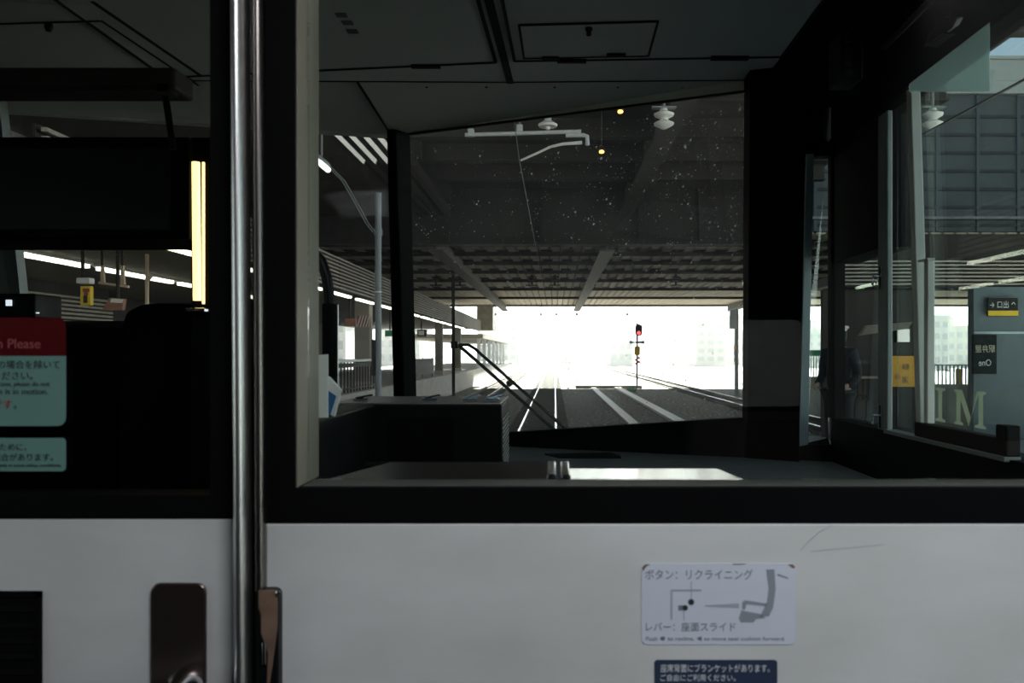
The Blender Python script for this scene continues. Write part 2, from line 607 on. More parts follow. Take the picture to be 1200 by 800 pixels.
# rounded steel edge of the door leaf, leaning a touch as it does in the photograph
eg = MB()
rings = []
for py in (-140, 830):
    t = (py + 140) / 970.0
    xc = X(283.0 + 6.0 * t, YD0)
    rings.append([Vector((xc + 0.0072 * math.cos(a), YD0 - 0.006 + 0.016 * math.sin(a), Z(py, YD0)))
                  for a in [2 * math.pi * k / 24 for k in range(24)]])
eg.lofts(rings)
eg.build('steel_edge', M['steel'], door, smooth=True)
# handle
hd = MB().slab(rounded(X(178, YD0), X(243, YD0), Z(870, YD0), Z(682, YD0), 0.009, YD0 - 0.004), (0, 0.0045, 0))
hp = hd.build('handle_plate', M['bronze'], door, 0.0018, seg=3)
lv = MB()
cxh, czh = X(221, YD0), Z(800, YD0)
lv.lathe((cxh, YD0 - 0.004, czh), [(0.016, 0), (0.016, -0.012), (0.012, -0.018), (0.0115, -0.03)], 24, 'Y')
lv.tube([(cxh, YD0 - 0.02, czh), (cxh, YD0 - 0.05, czh), (cxh - 0.012, YD0 - 0.062, czh - 0.002), (cxh - 0.13, YD0 - 0.064, czh - 0.014)], 0.0105, 16)
lv.build('lever', M['chrome'], hp, smooth=True)
# grille
gx0, gx1, gz1, gz0 = X(-150, YD0), X(50, YD0), Z(692, YD0), Z(1000, YD0)
g = MB()
g.box(gx0, gx1, YD0 - 0.003, YD0 + 0.001, gz0, gz0 + 0.005)
g.box(gx0, gx1, YD0 - 0.003, YD0 + 0.001, gz1 - 0.005, gz1)
g.box(gx0, gx0 + 0.005, YD0 - 0.003, YD0 + 0.001, gz0, gz1)
g.box(gx1 - 0.005, gx1, YD0 - 0.003, YD0 + 0.001, gz0, gz1)
n = 16
for k in range(n):
    z = gz0 + 0.006 + (gz1 - gz0 - 0.012) * (k + 0.5) / n
    g.slab([(gx0 + 0.004, YD0 - 0.0025, z - 0.006), (gx1 - 0.004, YD0 - 0.0025, z - 0.006), (gx1 - 0.004, YD0 + 0.0008, z + 0.006), (gx0 + 0.004, YD0 + 0.0008, z + 0.006)], (0, 0.001, 0.001))
g.box(gx0, gx1, YD0 - 0.0012, YD0 - 0.0004, gz0, gz1)
g.build('vent_grille', M['black'], door)

# steel jamb strip between the door and the window
jb = MB()
rings = []
for py in (-140, 690):
    t = (py + 140) / 970.0
    xc = X(303.5 + 4.0 * t, YD0)
    rings.append([Vector((xc + 0.0050 * math.cos(a), YB0 - 0.003 + 0.008 * math.sin(a), Z(py, YB0))) for a in [2 * math.pi * k / 16 for k in range(16)]])
jb.lofts(rings)
struct('trim_2', jb, M['steel_dark'], smooth=True)
struct('trim_3', MB().box(X(290, YB0), X(312, YB0), YB0 + 0.012, YB1, ZF, E + 0.93), M['black'])
# latch keeper at the jamb
lt = thing('door_latch', P(316, 800, YB0 - 0.01), 'brown strike plate, its tone a painted reflection, in a dark keeper, on the jamb beside the door edge', 'latch')
MB().slab(rounded(X(301, .795), X(329, .795), Z(880, .795), Z(689, .795), 0.006, .788), (0, 0.024, 0)).build('keeper', M['black_sat'], lt, 0.002)
wp = [P(a, b, .7875) for a, b in ((303, 692), (325, 691), (325, 735), (320, 775), (316, 800), (313, 800), (314, 765), (306, 742), (306, 720), (303, 712))]
MB().slab(wp, (0, 0.002, 0)).build('strike_plate', M['wood'], lt)  # reflected wood put into the plate's brown colour
MB().lathe(P(326, 694, .786), [(0.0022, 0), (0.0022, -0.0008), (0.001, -0.0016)], 12, 'Y').build('screw', M['chrome'], lt, smooth=True)
MB().tube([P(309, 752, .787), P(309.5, 778, .787)], 0.002, 10).build('latch_pin', M['chrome'], lt, smooth=True)


# ---- notices and stickers
def sticker(name, px0, px1, py0, py1, Y, m, label, r=0.005, th=0.0006):
    s = thing(name, P((px0 + px1) / 2, py1, Y), label, 'sticker')
    MB().slab(rounded(X(px0, Y), X(px1, Y), Z(py1, Y), Z(py0, Y), r, Y), (0, th, 0)).build('film', m, s)
    return s


YS = YD0 + 0.0105
s = thing('warning_notice', P(0, 499, YS), 'mint notice with a dark red header on the door glass, upper of the two', 'notice')
x0, x1, z0, z1, r = X(-110, YS), X(77, YS), Z(499, YS), Z(372, YS), 0.008
zm = Z(417, YS)
full = rounded(x0, x1, z0, z1, r, YS)
MB().slab([p for p in full if p.z < zm] + [], (0, 0.0006, 0)) if False else None
lowp = [(x0, zm)] + [(p.x, p.z) for p in full if p.z < zm and p.x < (x0 + x1) / 2] + [(p.x, p.z) for p in full if p.z < zm and p.x > (x0 + x1) / 2] + [(x1, zm)]
lowp = [Vector((a, YS, b)) for a, b in lowp]
MB().slab(lowp, (0, 0.0006, 0)).build('body', M['mint'], s)
upp = [(x1, zm)] + [(p.x, p.z) for p in full if p.z > zm] + [(x0, zm)]
MB().slab([Vector((a, YS, b)) for a, b in upp], (0, 0.0006, 0)).build('header', M['red'], s)
YT = YS - 0.0004
text('lettering', 'Attention Please', 0, 47, 397, 408, YT, M['pinkink'], s, end=1.0)
text('lettering', '非常の場合を除いて', 0, 70, 422, 432, YT, M['ink_dark'], s, end=1.0)
text('lettering', 'お控えください。', 0, 38, 435, 445, YT, M['ink_dark'], s, end=1.0)
text('lettering', 'In any case, please do not', 0, 58, 447, 454, YT, M['ink_dark'], s, end=1.0)
text('lettering', 'while the train is in motion.', 0, 56, 455, 462, YT, M['ink_dark'], s, end=1.0)
text('lettering', '危険です', 0, 14, 468, 479, YT, M['redink'], s, end=1.0)
text('lettering', '。', 16, 19, 475, 479, YT, M['ink_dark'], s)
s = sticker('caution_notice', -110, 77, 513, 552, YS, M['mint'], 'plain mint notice on the door glass, below the red headed one', 0.004)
text('lettering', '安全のために、', 0, 31, 519, 528, YT, M['ink_dark'], s, end=1.0)
text('lettering', '停車する場合があります。', 0, 62, 531, 540, YT, M['ink_dark'], s, end=1.0)
text('lettering', 'The train may stop suddenly in some safety conditions.', -60, 72, 543, 548, YT, M['ink_dark'], s)

YP = YB0 - 0.0007
s = sticker('recline_instruction_sticker', 752, 932, 660, 755, YP, M['sticker'], 'white seat reclining instruction sticker with a grey seat diagram', 0.005)
YT = YP - 0.0003
ig, il, idk = M['ink_grey'], M['ink_lite'], M['ink_dark']
text('lettering', 'ボタン：リクライニング', 756, 882, 667, 679, YT, ig, s)
text('lettering', 'レバー：座面スライド', 757, 862, 729, 739.5, YT, ig, s)
text('lettering', 'Push ● to recline, ◀ to move seat cushion forward.', 757, 920, 745, 751, YT, ig, s)


def flat(name, polys, Y, m, parent, th=0.0003):
    b = MB()
    for poly in polys:
        b.slab([P(a, c, Y) for a, c in poly], (0, th, 0))
    return b.build(name, m, parent)


def rect(a, b, c, d):
    return [(a, b), (c, b), (c, d), (a, d)]


def disc(cx, cy, r, n=14):
    return [(cx + r * math.cos(2 * math.pi * k / n), cy + r * math.sin(2 * math.pi * k / n)) for k in range(n)]


flat('armrest_diagram', [rect(786, 690.5, 788, 726), rect(788, 690.5, 822, 692.5)], YT, il, s)
flat('leader_lines', [rect(809.6, 681, 810.6, 703), rect(801, 716, 802, 727)], YT, il, s)
flat('button_mark', [disc(810, 705.3, 3.6), disc(803, 712, 3.2)], YT, idk, s)
flat('lever_mark', [rect(795, 709, 801, 715)], YT, ig, s)
flat('pointer', [[(826, 709), (866, 706.5), (866, 712), (826, 710.5)]], YT, il, s)
flat('seat_diagram', [[(898, 667), (907.5, 667), (909, 690), (906, 712), (901, 722), (891, 722), (899, 705), (901, 690)],
                      [(870, 705), (873, 703), (899, 707), (898, 710), (875, 707.5), (873, 714), (870, 714)],
                      [(869, 715), (891, 719), (897, 724), (886, 725), (883, 729), (868, 729), (866, 724)],
                      [(912, 672), (924, 676.5), (923.5, 678), (911, 674)]], YT, M['ink_mid'], s)
for wpoly in ([[(752.5, 665), (756, 661), (762, 661), (757, 664), (754, 669)], [(858, 660.3), (875, 660.3), (870, 661.6), (860, 661.6)],
                   [(923, 661), (929, 661), (932, 664), (930, 666)]]):
    flat('worn_edge', [wpoly], YT, M['wood'], s)
s = sticker('blanket_notice_sticker', 767, 911, 773, 838, YP, M['navy'], 'navy sticker with white lettering at the bottom, under the recline sticker', 0.003)
text('lettering', '座席背面にブランケットがあります。', 774, 902, 778, 787.5, YT, M['ink_white'], s)
text('lettering', 'ご自由にご利用ください。', 774, 862, 790, 798, YT, M['ink_white'], s)

# ---- the saloon seat mirrored in the bulkhead window
st = thing('saloon_seat', (0.60, -0.95, ZF), 'high-backed saloon seat with a white headrest cover, seen mirrored in the bulkhead window', 'seat')
prof = [(-1.10, 0.48), (-1.05, 0.95), (-1.04, 1.28)]
sb = MB()
rings = []
for dz, hw, yy in ((0.40, 0.20, -0.88), (0.75, 0.20, -0.92), (1.10, 0.19, -0.97), (1.24, 0.17, -1.0), (1.29, 0.13, -1.01)):
    rings.append([Vector((0.60 + sx * hw, yy + sy * 0.05, ZF + dz)) for sx, sy in ((-1, 1), (-0.9, 1.25), (0.9, 1.25), (1, 1), (1, -1), (-1, -1))])
sb.lofts(rings)
sb.build('backrest', M['seat'], st, 0.02, True, 3)
cv = MB()
cv.slab(rounded(0.475, 0.745, E - 0.16, E + 0.10, 0.03, -0.888), (0, -0.006, 0))
cv.build('headrest_cover', M['cover'], st, 0.002)
MB().box(0.40, 0.80, -0.88, -0.42, ZF + 0.32, ZF + 0.46).build('seat_cushion', M['seat'], st, 0.04, seg=3)
MB().box(0.36, 0.40, -0.95, -0.5, ZF + 0.2, ZF + 0.62).build('armrest', M['black_sat'], st, 0.015, seg=3)
MB().box(0.44, 0.76, -0.92, -0.46, ZF, ZF + 0.32).build('pedestal', M['black_sat'], st, 0.01)

# ================================================================== THE DRIVING CAB
# ceiling: flat part, then a part falling to the windscreen heads
TLx, TLy = X(482, 2.70), 2.70
cl = MB()
YSE = 2.33
cl.slab([(XL, YB1, ZC), (0.565, YB1, ZC), (0.565, YSE - 0.02, ZC), (-0.12, YSE, ZC), (XL, YSE - 0.03, ZC)], (0, 0, 0.14))
struct('ceiling_cab', cl, M['ceil'])
cl = MB()
A = [(XL, YSE - 0.03, ZC), (-0.12, YSE, ZC), (0.565, YSE - 0.02, ZC)]
Bq = [(-1.60, 2.50, E + 0.70), (-0.55, 2.74, E + 0.690), (0.54, 2.30, E + 0.705)]
cl.add([Vector(p) for p in A + Bq] + [Vector(p) + Vector((0, 0, 0.12)) for p in A + Bq],
       [(0, 1, 4, 3), (1, 2, 5, 4), (6, 9, 10, 7), (7, 10, 11, 8), (0, 3, 9, 6), (2, 8, 11, 5), (3, 4, 10, 9), (4, 5, 11, 10), (0, 6, 7, 1), (1, 7, 8, 2)])
struct('ceiling_front', cl, M['ceil2'])
# cant panel on the right and left
ct = MB()
ct.slab([(0.565, YB1, ZC), (0.565, 2.32, ZC), (0.80, 2.20, E + 0.60), (0.80, YB1, E + 0.60)], (0.03, 0, 0.12))
struct('trim_4', ct, M['cabdark'])


def zc_pt(px, py, dz=0.0):
    Y = 0.74 / ((VY - py) / F)
    return Vector((X(px, Y), Y, ZC + dz))


def strip(mb, a, b, wd, th=0.004, up=0.0):
    """a flat strip on the ceiling between two points"""
    a, b = Vector(a), Vector(b)
    d = Vector((b.x - a.x, b.y - a.y, 0)).normalized()
    u = Vector((-d.y, d.x, 0)) * wd / 2
    mb.slab([a + u, b + u, b - u, a - u], (0, 0, -th))


# left ceiling hatch
hx = thing('ceiling_hatch', zc_pt(450, 40), 'plain grey ceiling hatch with a black seal, left of the centre seam', 'hatch', 'cab ceiling hatches')
a0, a1 = zc_pt(581, 71.5), zc_pt(560.5, 0)
a1 = a0 + (a1 - a0) * 3.0
b0 = a0 + (zc_pt(372, 81) - a0) * 1.9
b1 = Vector((b0.x, a1.y, ZC))
MB().slab([a0, a1, b1, b0], (0, 0, -0.003)).build('lid', M['ceil'], hx)
sm = MB()
for p, q in ((a0, a1), (a0, b0), (b0, b1)):
    strip(sm, p, q, 0.008, 0.0055)
sm.build('seal', M['seam'], hx)
MB().box(*sorted((zc_pt(482, 75).x, zc_pt(516, 75).x)), zc_pt(500, 75).y - 0.008, zc_pt(500, 75).y + 0.008, ZC - 0.010, ZC - 0.003).build('hinge', M['seam'], hx)
for (px, py) in ((400, 16), (407, 25), (413, 35)):
    a, b = zc_pt(px - 8, py - 2.6), zc_pt(px + 8, py + 2.6)
    MB().box(min(a.x, b.x), max(a.x, b.x), min(a.y, b.y), max(a.y, b.y), ZC - 0.0036, ZC - 0.003).build('label_plate', M['ink_grey'], hx)
# right ceiling hatch with its small access lid
hx = thing('ceiling_hatch', zc_pt(760, 40), 'grey ceiling hatch with a small hinged lid and latch, right of the centre seam', 'hatch', 'cab ceiling hatches')
a0, a1 = zc_pt(603, 70), zc_pt(589, 0)
a1 = a0 + (a1 - a0) * 3.0
c0, c1 = zc_pt(916, 65), zc_pt(965, 0)
c1 = c0 + (c1 - c0) * 3.0
c1.x = 0.556
MB().slab([a0, c0, c1, a1], (0, 0, -0.003)).build('lid', M['ceil'], hx)
sm = MB()
for p, q in ((a0, a1), (a0, c0), (c0, c1)):
    strip(sm, p, q, 0.0075, 0.0055)
sm.build('seal', M['seam'], hx)
q = [zc_pt(*p) for p in ((608.5, 27), (771, 22.5), (760, 63), (614, 66))]
al = MB().slab([p + Vector((0, 0, -0.003)) for p in q], (0, 0, -0.002)).build('access_lid', M['ceil'], hx)
sm = MB()
for k in range(4):
    strip(sm, q[k] - Vector((0, 0, .003)), q[(k + 1) % 4] - Vector((0, 0, .003)), 0.005, 0.004)
sm.build('lid_seal', M['seam'], al)
lp = zc_pt(690, 30)
lm = MB().lathe((lp.x, lp.y, ZC - 0.005), [(0.008, 0), (0.008, -0.006), (0.005, -0.009), (0.006, -0.016), (0.004, -0.018)], 14)
lm.build('latch', M['seam'], al, smooth=True)
for px, py, hw in ((645, 64.5, 10), (722, 61, 11), (670, 68.3, 17), (855, 65, 22)):
    a = zc_pt(px, py)
    MB().box(a.x - hw / F * a.y, a.x + hw / F * a.y, a.y - 0.007, a.y + 0.007, ZC - 0.011, ZC - 0.003).build('hinge', M['seam'], hx)
# centre and front seams
sm = MB()
p0, p1 = zc_pt(598, 97), zc_pt(573, 0)
strip(sm, p0, p0 + (p1 - p0) * 3, 0.019, 0.003)
struct('trim_5', sm, M['seam'])
sm = MB()
strip(sm, (XL, YSE - 0.032, ZC), (-0.12, YSE - 0.002, ZC), 0.004, 0.002)
strip(sm, (-0.12, YSE - 0.002, ZC), (0.565, YSE - 0.022, ZC), 0.004, 0.002)
struct('trim_6', sm, M['seam'])
# seam and screws of the front ceiling panel
sm = MB()
sm.bar((X(419, 2.32), 2.32, E + 0.737), (X(457, 2.68), 2.67, E + 0.692), 0.004, 0.006)
struct('trim_7', sm, M['seam'])
for px in (500, 570, 650, 724, 800):
    t = 0.12
    p = Vector((X(px, 2.36), 2.36, ZC - 0.004))
    MBs = MB().lathe(p, [(0.004, 0.003), (0.004, -0.001), (0.002, -0.002)], 8)
    tag(MBs.build('ceiling_screw', M['seam'], None, smooth=True), 'tiny dark screw head in the front ceiling panel behind the seam', 'screw', 'screws of the front ceiling panel')

# door-side view of the ceiling: a folding box and its stay
bx = thing('overhead_equipment_box', P(90, 105, 1.5), 'long dark bar-shaped box hung under the cab ceiling, seen through the door glass top', 'box')
MB().box(X(-160, 1.5), X(205, 1.5), 1.5, 1.58, Z(104, 1.5), Z(78, 1.5)).build('housing', M['cabbrown'], bx, 0.006)
for px in (-120,):
    MB().box(X(px, 1.55) - .01, X(px, 1.55) + .01, 1.53, 1.56, Z(80, 1.5), ZC).build('hanger', M['cabdark'], bx)
MB().box(X(186, 1.5), X(200, 1.5), 1.49, 1.53, Z(109, 1.5), Z(99, 1.5)).build('bracket', M['black_sat'], bx, 0.002)
MB().tube([P(193, 106, 1.52), P(203, 175, 1.52)], 0.006, 10).build('stay', M['black_sat'], bx, smooth=True)
hx = thing('ceiling_hatch', zc_pt(60, 20), 'grey ceiling hatch at far left, seen through the door glass', 'hatch', 'cab ceiling hatches')
q0, q1, q2 = zc_pt(-20, 28), zc_pt(118, 22), zc_pt(240, 100)
MB().slab([zc_pt(-150, 30), q0, q1, zc_pt(110, 3), zc_pt(-150, 3)], (0, 0, -0.004)).build('lid', M['ceil'], hx)
sm = MB()
strip(sm, zc_pt(-150, 30), q1, 0.006, 0.006)
sm.build('seal', M['seam'], hx)
k = zc_pt(57, 26)
MB().lathe((k.x, k.y, ZC - 0.004), [(0.009, 0), (0.009, -0.008), (0.006, -0.016)], 12).build('latch', M['seam'], hx, smooth=True)
sm = MB()
strip(sm, zc_pt(118, 22), zc_pt(243, 106), 0.007, 0.004)
strip(sm, zc_pt(108, 0), zc_pt(235, 87), 0.010, 0.004)
struct('trim_8', sm, M['seam'])

# ---- windscreens.  The nose is swept back either side of a centre pillar
TL, TR = P(480, 158, 2.70), P(872, 108, 2.30)
BL, BR = P(488, 514, 3.05), P(870, 490, 2.60)
LTL, LTR = Vector((-1.62, 2.46, E + 0.70)), P(456, 158, 2.70)
LBL, LBR = Vector((-1.72, 2.72, E - 0.28)), P(464, 520, 3.05)


def pane(name, q, m, parent, d=(0, 0.006, 0)):
    return MB().slab(q, d).build(name, m, parent)


wr = thing('window_2', BL, 'right hand windscreen, specked with dried insects', None, None, 'structure')
pane('pane', [BL, BR, TR, TL], M['g_wind'], wr)
rm = MB()
for a, b in ((TL, TR), (BL, BR)):
    rm.bar(a + Vector((0, -0.006, 0)), b + Vector((0, -0.006, 0)), 0.008, 0.006)
rm.build('gasket', M['seam'], wr)
wl = thing('window_3', LBL, 'left hand windscreen beyond the centre pillar', None, None, 'structure')
pane('pane', [LBL, LBR, LTR, LTL], M['g_wind'], wl)
# centre pillar
T0, T1, B0, B1 = P(454, 157, 2.70), P(481, 157, 2.70), P(463, 520, 3.05), P(490, 520, 3.05)
cp = MB()


def ring4(a, b, d):
    return [a, a + Vector((0.01, -d, 0)), b + Vector((-0.035, -d, 0)), b]


cp.loft(ring4(B0, B1, 0.06), ring4(T0, T1, 0.06))
struct('trim_9', cp, M['black'], 0.004)
# nose below the glass: sloping sill boards and the body shell
nb = MB()
for (a, b) in ((BL, BR), (LBL, LBR)):
    a2, b2 = Vector((a.x, a.y, E - 0.335)), Vector((b.x, b.y, E - 0.335))
    nb.slab([a + Vector((0, -0.012, 0)), b + Vector((0, -0.012, 0)), b2 + Vector((0, -0.05, 0)), a2 + Vector((0, -0.05, 0))], (0, 0.07, 0))
struct('trim_10', nb, M['dash_dark'])
nz = MB()
for (a, b) in ((BL, BR + Vector((0.22, 0, 0))), (LBL + Vector((-0.15, 0, 0)), LBR), (LBR, BL)):
    nz.slab([(a.x, a.y - 0.02, ZF), (b.x, b.y - 0.02, ZF), (b.x, b.y - 0.02, E - 0.33), (a.x, a.y - 0.02, E - 0.33)], (0, 0.09, 0))
struct('wall_front', nz, M['cabdark'])
# corner post right of the windscreen, then the quarter light
cpst = MB()
bot = [Vector((BR.x, 2.60, E - 0.60)), Vector((BR.x, 2.53, E - 0.60)), Vector((X(936.5, 2.44), 2.44, E - 0.60)), Vector((X(937, 2.50), 2.50, E - 0.60))]
mid = [Vector((BR.x, 2.60, BR.z)), Vector((BR.x, 2.53, BR.z)), Vector((X(936.5, 2.44), 2.44, BR.z)), Vector((X(937, 2.50), 2.50, BR.z))]
top = [Vector((TR.x, 2.30, E + 0.74)), Vector((TR.x, 2.23, E + 0.74)), Vector((X(946, 2.18), 2.18, E + 0.74)), Vector((X(946, 2.36), 2.36, E + 0.74))]
cpst.lofts([bot, mid, top])
struct('trim_11', cpst, M['black'])
qs = MB()
qs.slab([P(936.5, 523, 2.49), P(947, 521, 2.49), P(954, 180, 2.40), P(945, 180, 2.40)], (0, 0.03, 0))
struct('trim_12', qs, M['tealtrim'], 0.002)
ql = thing('window_4', P(955, 520, 2.50), 'narrow quarter light between the windscreen corner and the side window', None, None, 'structure')
q = [P(946, 522, 2.52), P(972, 516, 2.485), P(969, 178, 2.485), P(952, 180, 2.43)]
pane('pane', q, M['g_side'], ql)
gk = MB()
gk.bar(q[0], q[3], 0.004, 0.004)
gk.bar(q[0], q[1], 0.010, 0.016)
gk.bar(q[3], q[2], 0.010, 0.016)
gk.build('gasket', M['seam'], ql)
# the wall under and over the quarter light
struct('wall_front_right', MB().slab([(X(937, 2.5), 2.50, ZF), (0.83, 2.47, ZF), (0.83, 2.47, Z(520, 2.49)), (X(937, 2.5), 2.50, Z(521, 2.49))], (0, 0.05, 0)), M['cabdark'])
struct('trim_13', MB().slab([P(944, 182, 2.42), P(975, 182, 2.485), (0.82, 2.485, E + 0.76), (X(945, 2.4), 2.40, E + 0.76)], (0, 0.05, 0)), M['black'])

# ---- right side wall with its window
SX = 0.80
zb, zt = E - 0.187, E + 0.615
ws = MB()
ws.box(SX, SX + 0.08, YB1, 2.47, ZF, zb)
ws.box(SX, SX + 0.08, YB1, 2.47, zt, E + 0.95)
ws.box(SX, SX + 0.08, YB1, 1.22, zb, zt)
ws.box(SX, SX + 0.08, 2.085, 2.47, E + 0.26, zt)
struct('wall_right', ws, M['cabdark'])
sw = thing('window_5', (SX, 1.8, zb), 'cab side window with aluminium posts and a sliding sash', None, None, 'structure')
MB().box(SX + 0.03, SX + 0.034, 1.22, 2.07, zb, zt).build('pane', M['g_side'], sw)
MB().box(SX + 0.03, SX + 0.034, 2.07, 2.47, zb, E + 0.26).build('fixed_pane', M['g_side'], sw)


def side(px):          # distance along the side wall at which a picture column meets it
    return SX / ((px - VX) / F)


MB().box(SX - 0.001, SX + 0.013, side(1040), side(1029), zb, zt - 0.03).build('post', M['alu_dull'], sw, 0.003)
pf = MB()
pf.loft([Vector((SX - 0.002, side(1080), zb + 0.035)), Vector((SX - 0.002, side(1074), zb + 0.035)), Vector((SX + 0.02, side(1074), zb + 0.035)), Vector((SX + 0.02, side(1080), zb + 0.035))],
        [Vector((SX - 0.002, side(1068), zt)), Vector((SX - 0.002, side(1062.5), zt)), Vector((SX + 0.02, side(1062.5), zt)), Vector((SX + 0.02, side(1068), zt))])
pf.build('sash_post', M['alu'], sw, 0.002)
MB().box(SX - 0.004, SX + 0.012, side(1089), side(1084.5), zb + 0.037, E + 0.20).build('sash_stile', M['alu'], sw, 0.002)
MB().box(SX - 0.004, SX + 0.012, side(1089), side(1078), E + 0.20, E + 0.204).build('sash_cap', M['alu'], sw)
MB().box(SX - 0.006, SX + 0.02, 1.50, side(1074), zb + 0.005, zb + 0.036).build('bottom_rail', M['cabbrown'], sw, 0.003)
MB().box(SX - 0.010, SX + 0.02, 1.50, side(1040), zb - 0.004, zb + 0.005).build('sill_strip', M['alu_dull'], sw, 0.001)
MB().box(SX - 0.006, SX + 0.02, 1.50, side(1170), zb + 0.03, zb + 0.06).build('corner_block', M['black_sat'], sw, 0.003)
MB().box(SX + 0.0, SX + 0.03, side(978), side(970), zb, zt).build('front_seal', M['seam'], sw)
MB().box(SX - 0.004, SX + 0.03, 1.22, 2.47, zt - 0.02, zt + 0.004).build('head_rail', M['cabdark'], sw)
for pz in (325, 488):
    Yh = side(1034)
    hb = MB()
    zz = Z(pz, Yh)
    hb.box(SX - 0.006, SX + 0.006, Yh - 0.006, Yh + 0.006, zz - 0.028, zz + 0.028)
    hb.tube([(SX - 0.005, Yh, zz + 0.004), (SX - 0.022, Yh, zz + 0.004), (SX - 0.024, Yh, zz - 0.018)], 0.004, 10)
    hb.build('catch', M['chrome'], sw, 0.001)
# cream letters on the side glass
YL = 1.66
lg = thing('glass_lettering', (SX + 0.026, 1.68, zb + 0.05), 'pair of cream serif letters low on the side window glass', 'lettering')


def side_letters(polys, nm):
    b = MB()
    for poly in polys:
        b.slab([Vector((SX + 0.0285, a, c)) for a, c in poly], (0.0006, 0, 0))
    b.build(nm, M['creamfilm'], lg)


def ymap(u):
    return 1.858 - 0.218 * u      # u runs 0..1 from the left letter to the end of the right one


zl0, zl1 = E - 0.146, E - 0.074


def LP(u, t):
    return (ymap(u), zl0 + (zl1 - zl0) * t)


side_letters([[LP(.00, 0), LP(.22, 0), LP(.22, .06), LP(.15, .10), LP(.15, .90), LP(.22, .94), LP(.22, 1), LP(.0, 1), LP(.0, .94), LP(.07, .90), LP(.07, .10), LP(.0, .06)]], 'letter')
side_letters([[LP(.40, 0), LP(.58, 0), LP(.58, .06), LP(.53, .10), LP(.53, .90), LP(.47, 1.0), LP(.40, 1), LP(.40, .94), LP(.45, .90), LP(.45, .10), LP(.40, .06)],
              [LP(.47, 1), LP(.56, 1), LP(.73, .25), LP(.69, .0)], [LP(.69, 0), LP(.73, .25), LP(.89, 1), LP(.84, 1)],
              [LP(.80, 0), LP(1.0, 0), LP(1.0, .06), LP(.95, .10), LP(.95, .90), LP(1.0, .94), LP(1.0, 1), LP(.84, 1), LP(.87, .9), LP(.87, .10), LP(.80, .06)]], 'letter')
# translucent sheet added as a green reflection at the side window's top corner
vs = MB().slab([P(1066, 107, 1.545), P(1160, 107, 1.545), P(1160, 26, 1.545), P(1066, 98, 1.545)], (0, 0.003, 0))
tag(vs.build('glass_reflection', M['reflection_sheet']), 'translucent sheet built as a pale green reflection in the upper corner of the side window', 'reflection_sheet')

# devices on the cant panel
dv = thing('wall_speaker', P(995, 95, 1.75), 'small black louvred box on the cant panel above the side window, further from the viewer', 'speaker')
MB().box(X(985, 1.75), X(1012, 1.75), 1.75, 1.83, Z(92, 1.75), Z(36, 1.75)).build('housing', M['cabdark'], dv, 0.004)
b = MB()
for k in range(6):
    z = Z(86 - k * 9, 1.75)
    b.box(X(990, 1.75), X(997, 1.75), 1.744, 1.751, z, z + 0.006)
b.build('louvre', M['cabbrown'], dv)
dv = thing('handset_cradle', P(1095, 55, 1.55), 'dark ridged handset cradle on the cant panel above the side window, nearer the viewer', 'handset')
MB().slab([P(1082, 56, 1.5), P(1116, 33, 1.42), P(1122, 22, 1.42), P(1106, 20, 1.45), P(1088, 40, 1.5)], (0.03, 0.04, 0.02)).build('cradle', M['cabbrown'], dv, 0.004)
b = MB()
for k in range(4):
    b.bar(P(1084 + 4 * k, 53 + 0.5 * k, 1.49), P(1106 + 4 * k, 38 + 0.5 * k, 1.42), 0.003, 0.003)
b.build('ridges', M['black_sat'], dv)
cdt = MB().tube([P(1036, 56, 1.78), P(1088, 3, 1.46), P(1110, -25, 1.35)], 0.006, 10)
tag(cdt.build('cable_conduit', M['cabbrown'], None, smooth=True), 'thin dark conduit running along the cant panel to the top edge', 'conduit')

# left cab wall
struct('wall_left', MB().box(XL - 0.08, XL, YB1, 2.75, ZF, E + 0.95), M['cabdark'])
wp_ = MB().slab([Vector((-1.60, 2.52, E - 0.32)), Vector((-1.53, 2.53, E - 0.32)), Vector((-1.565, 2.40, E + 0.72)), Vector((-1.63, 2.40, E + 0.72))], (0, 0.04, 0))
struct('trim_14', wp_, M['alu_dull'])

# ---- things in the cab
# metal equipment cabinet
CX0, CX1, CY0, CY1, CZ1 = X(386, 1.6), X(588, 1.6), 1.60, 1.86, Z(474, 1.6)
cb = thing('equipment_cabinet', ((CX0 + CX1) / 2, (CY0 + CY1) / 2, ZF), 'black metal equipment cabinet with a pierced side, under the windscreen centre pillar', 'cabinet')
MB().box(CX0, CX1, CY0, CY1, ZF, CZ1).build('body', M['black_sat'], cb, 0.003)
MB().box(CX0 + 0.11, CX1 - 0.09, CY0 - 0.002, CY0 + 0.001, ZF + 0.3, CZ1 - 0.025).build('front_panel', M['black'], cb, 0.001)
MB().box(CX0 + 0.002, CX1 - 0.002, CY0 + 0.004, CY1 - 0.004, CZ1, CZ1 + 0.003).build('top_plate', M['steel'], cb, 0.001)
for px in (425, 505, 552, 578):
    xx = X(px, 1.68)
    c = MB()
    c.box(xx - 0.014, xx + 0.014, 1.66, 1.675, CZ1 + 0.003, CZ1 + 0.008)
    c.tube([(xx - 0.01, 1.667, CZ1 + 0.008), (xx + 0.016, 1.69, CZ1 + 0.013)], 0.003, 8)
    c.build('clip', M['chrome'], cb)
pg = MB()
for i in range(7):
    for j in range(16):
        y = CY0 + 0.03 + i * 0.03 + (0.015 if j % 2 else 0)
        z = CZ1 - 0.03 - j * 0.0085
        pg.slab([(CX1 + 0.0015, y - 0.0065, z), (CX1 + 0.0015, y, z + 0.0026), (CX1 + 0.0015, y + 0.0065, z), (CX1 + 0.0015, y, z - 0.0026)], (-0.001, 0, 0))
pgo = pg.build('perforated_grille', M['alu'], cb)

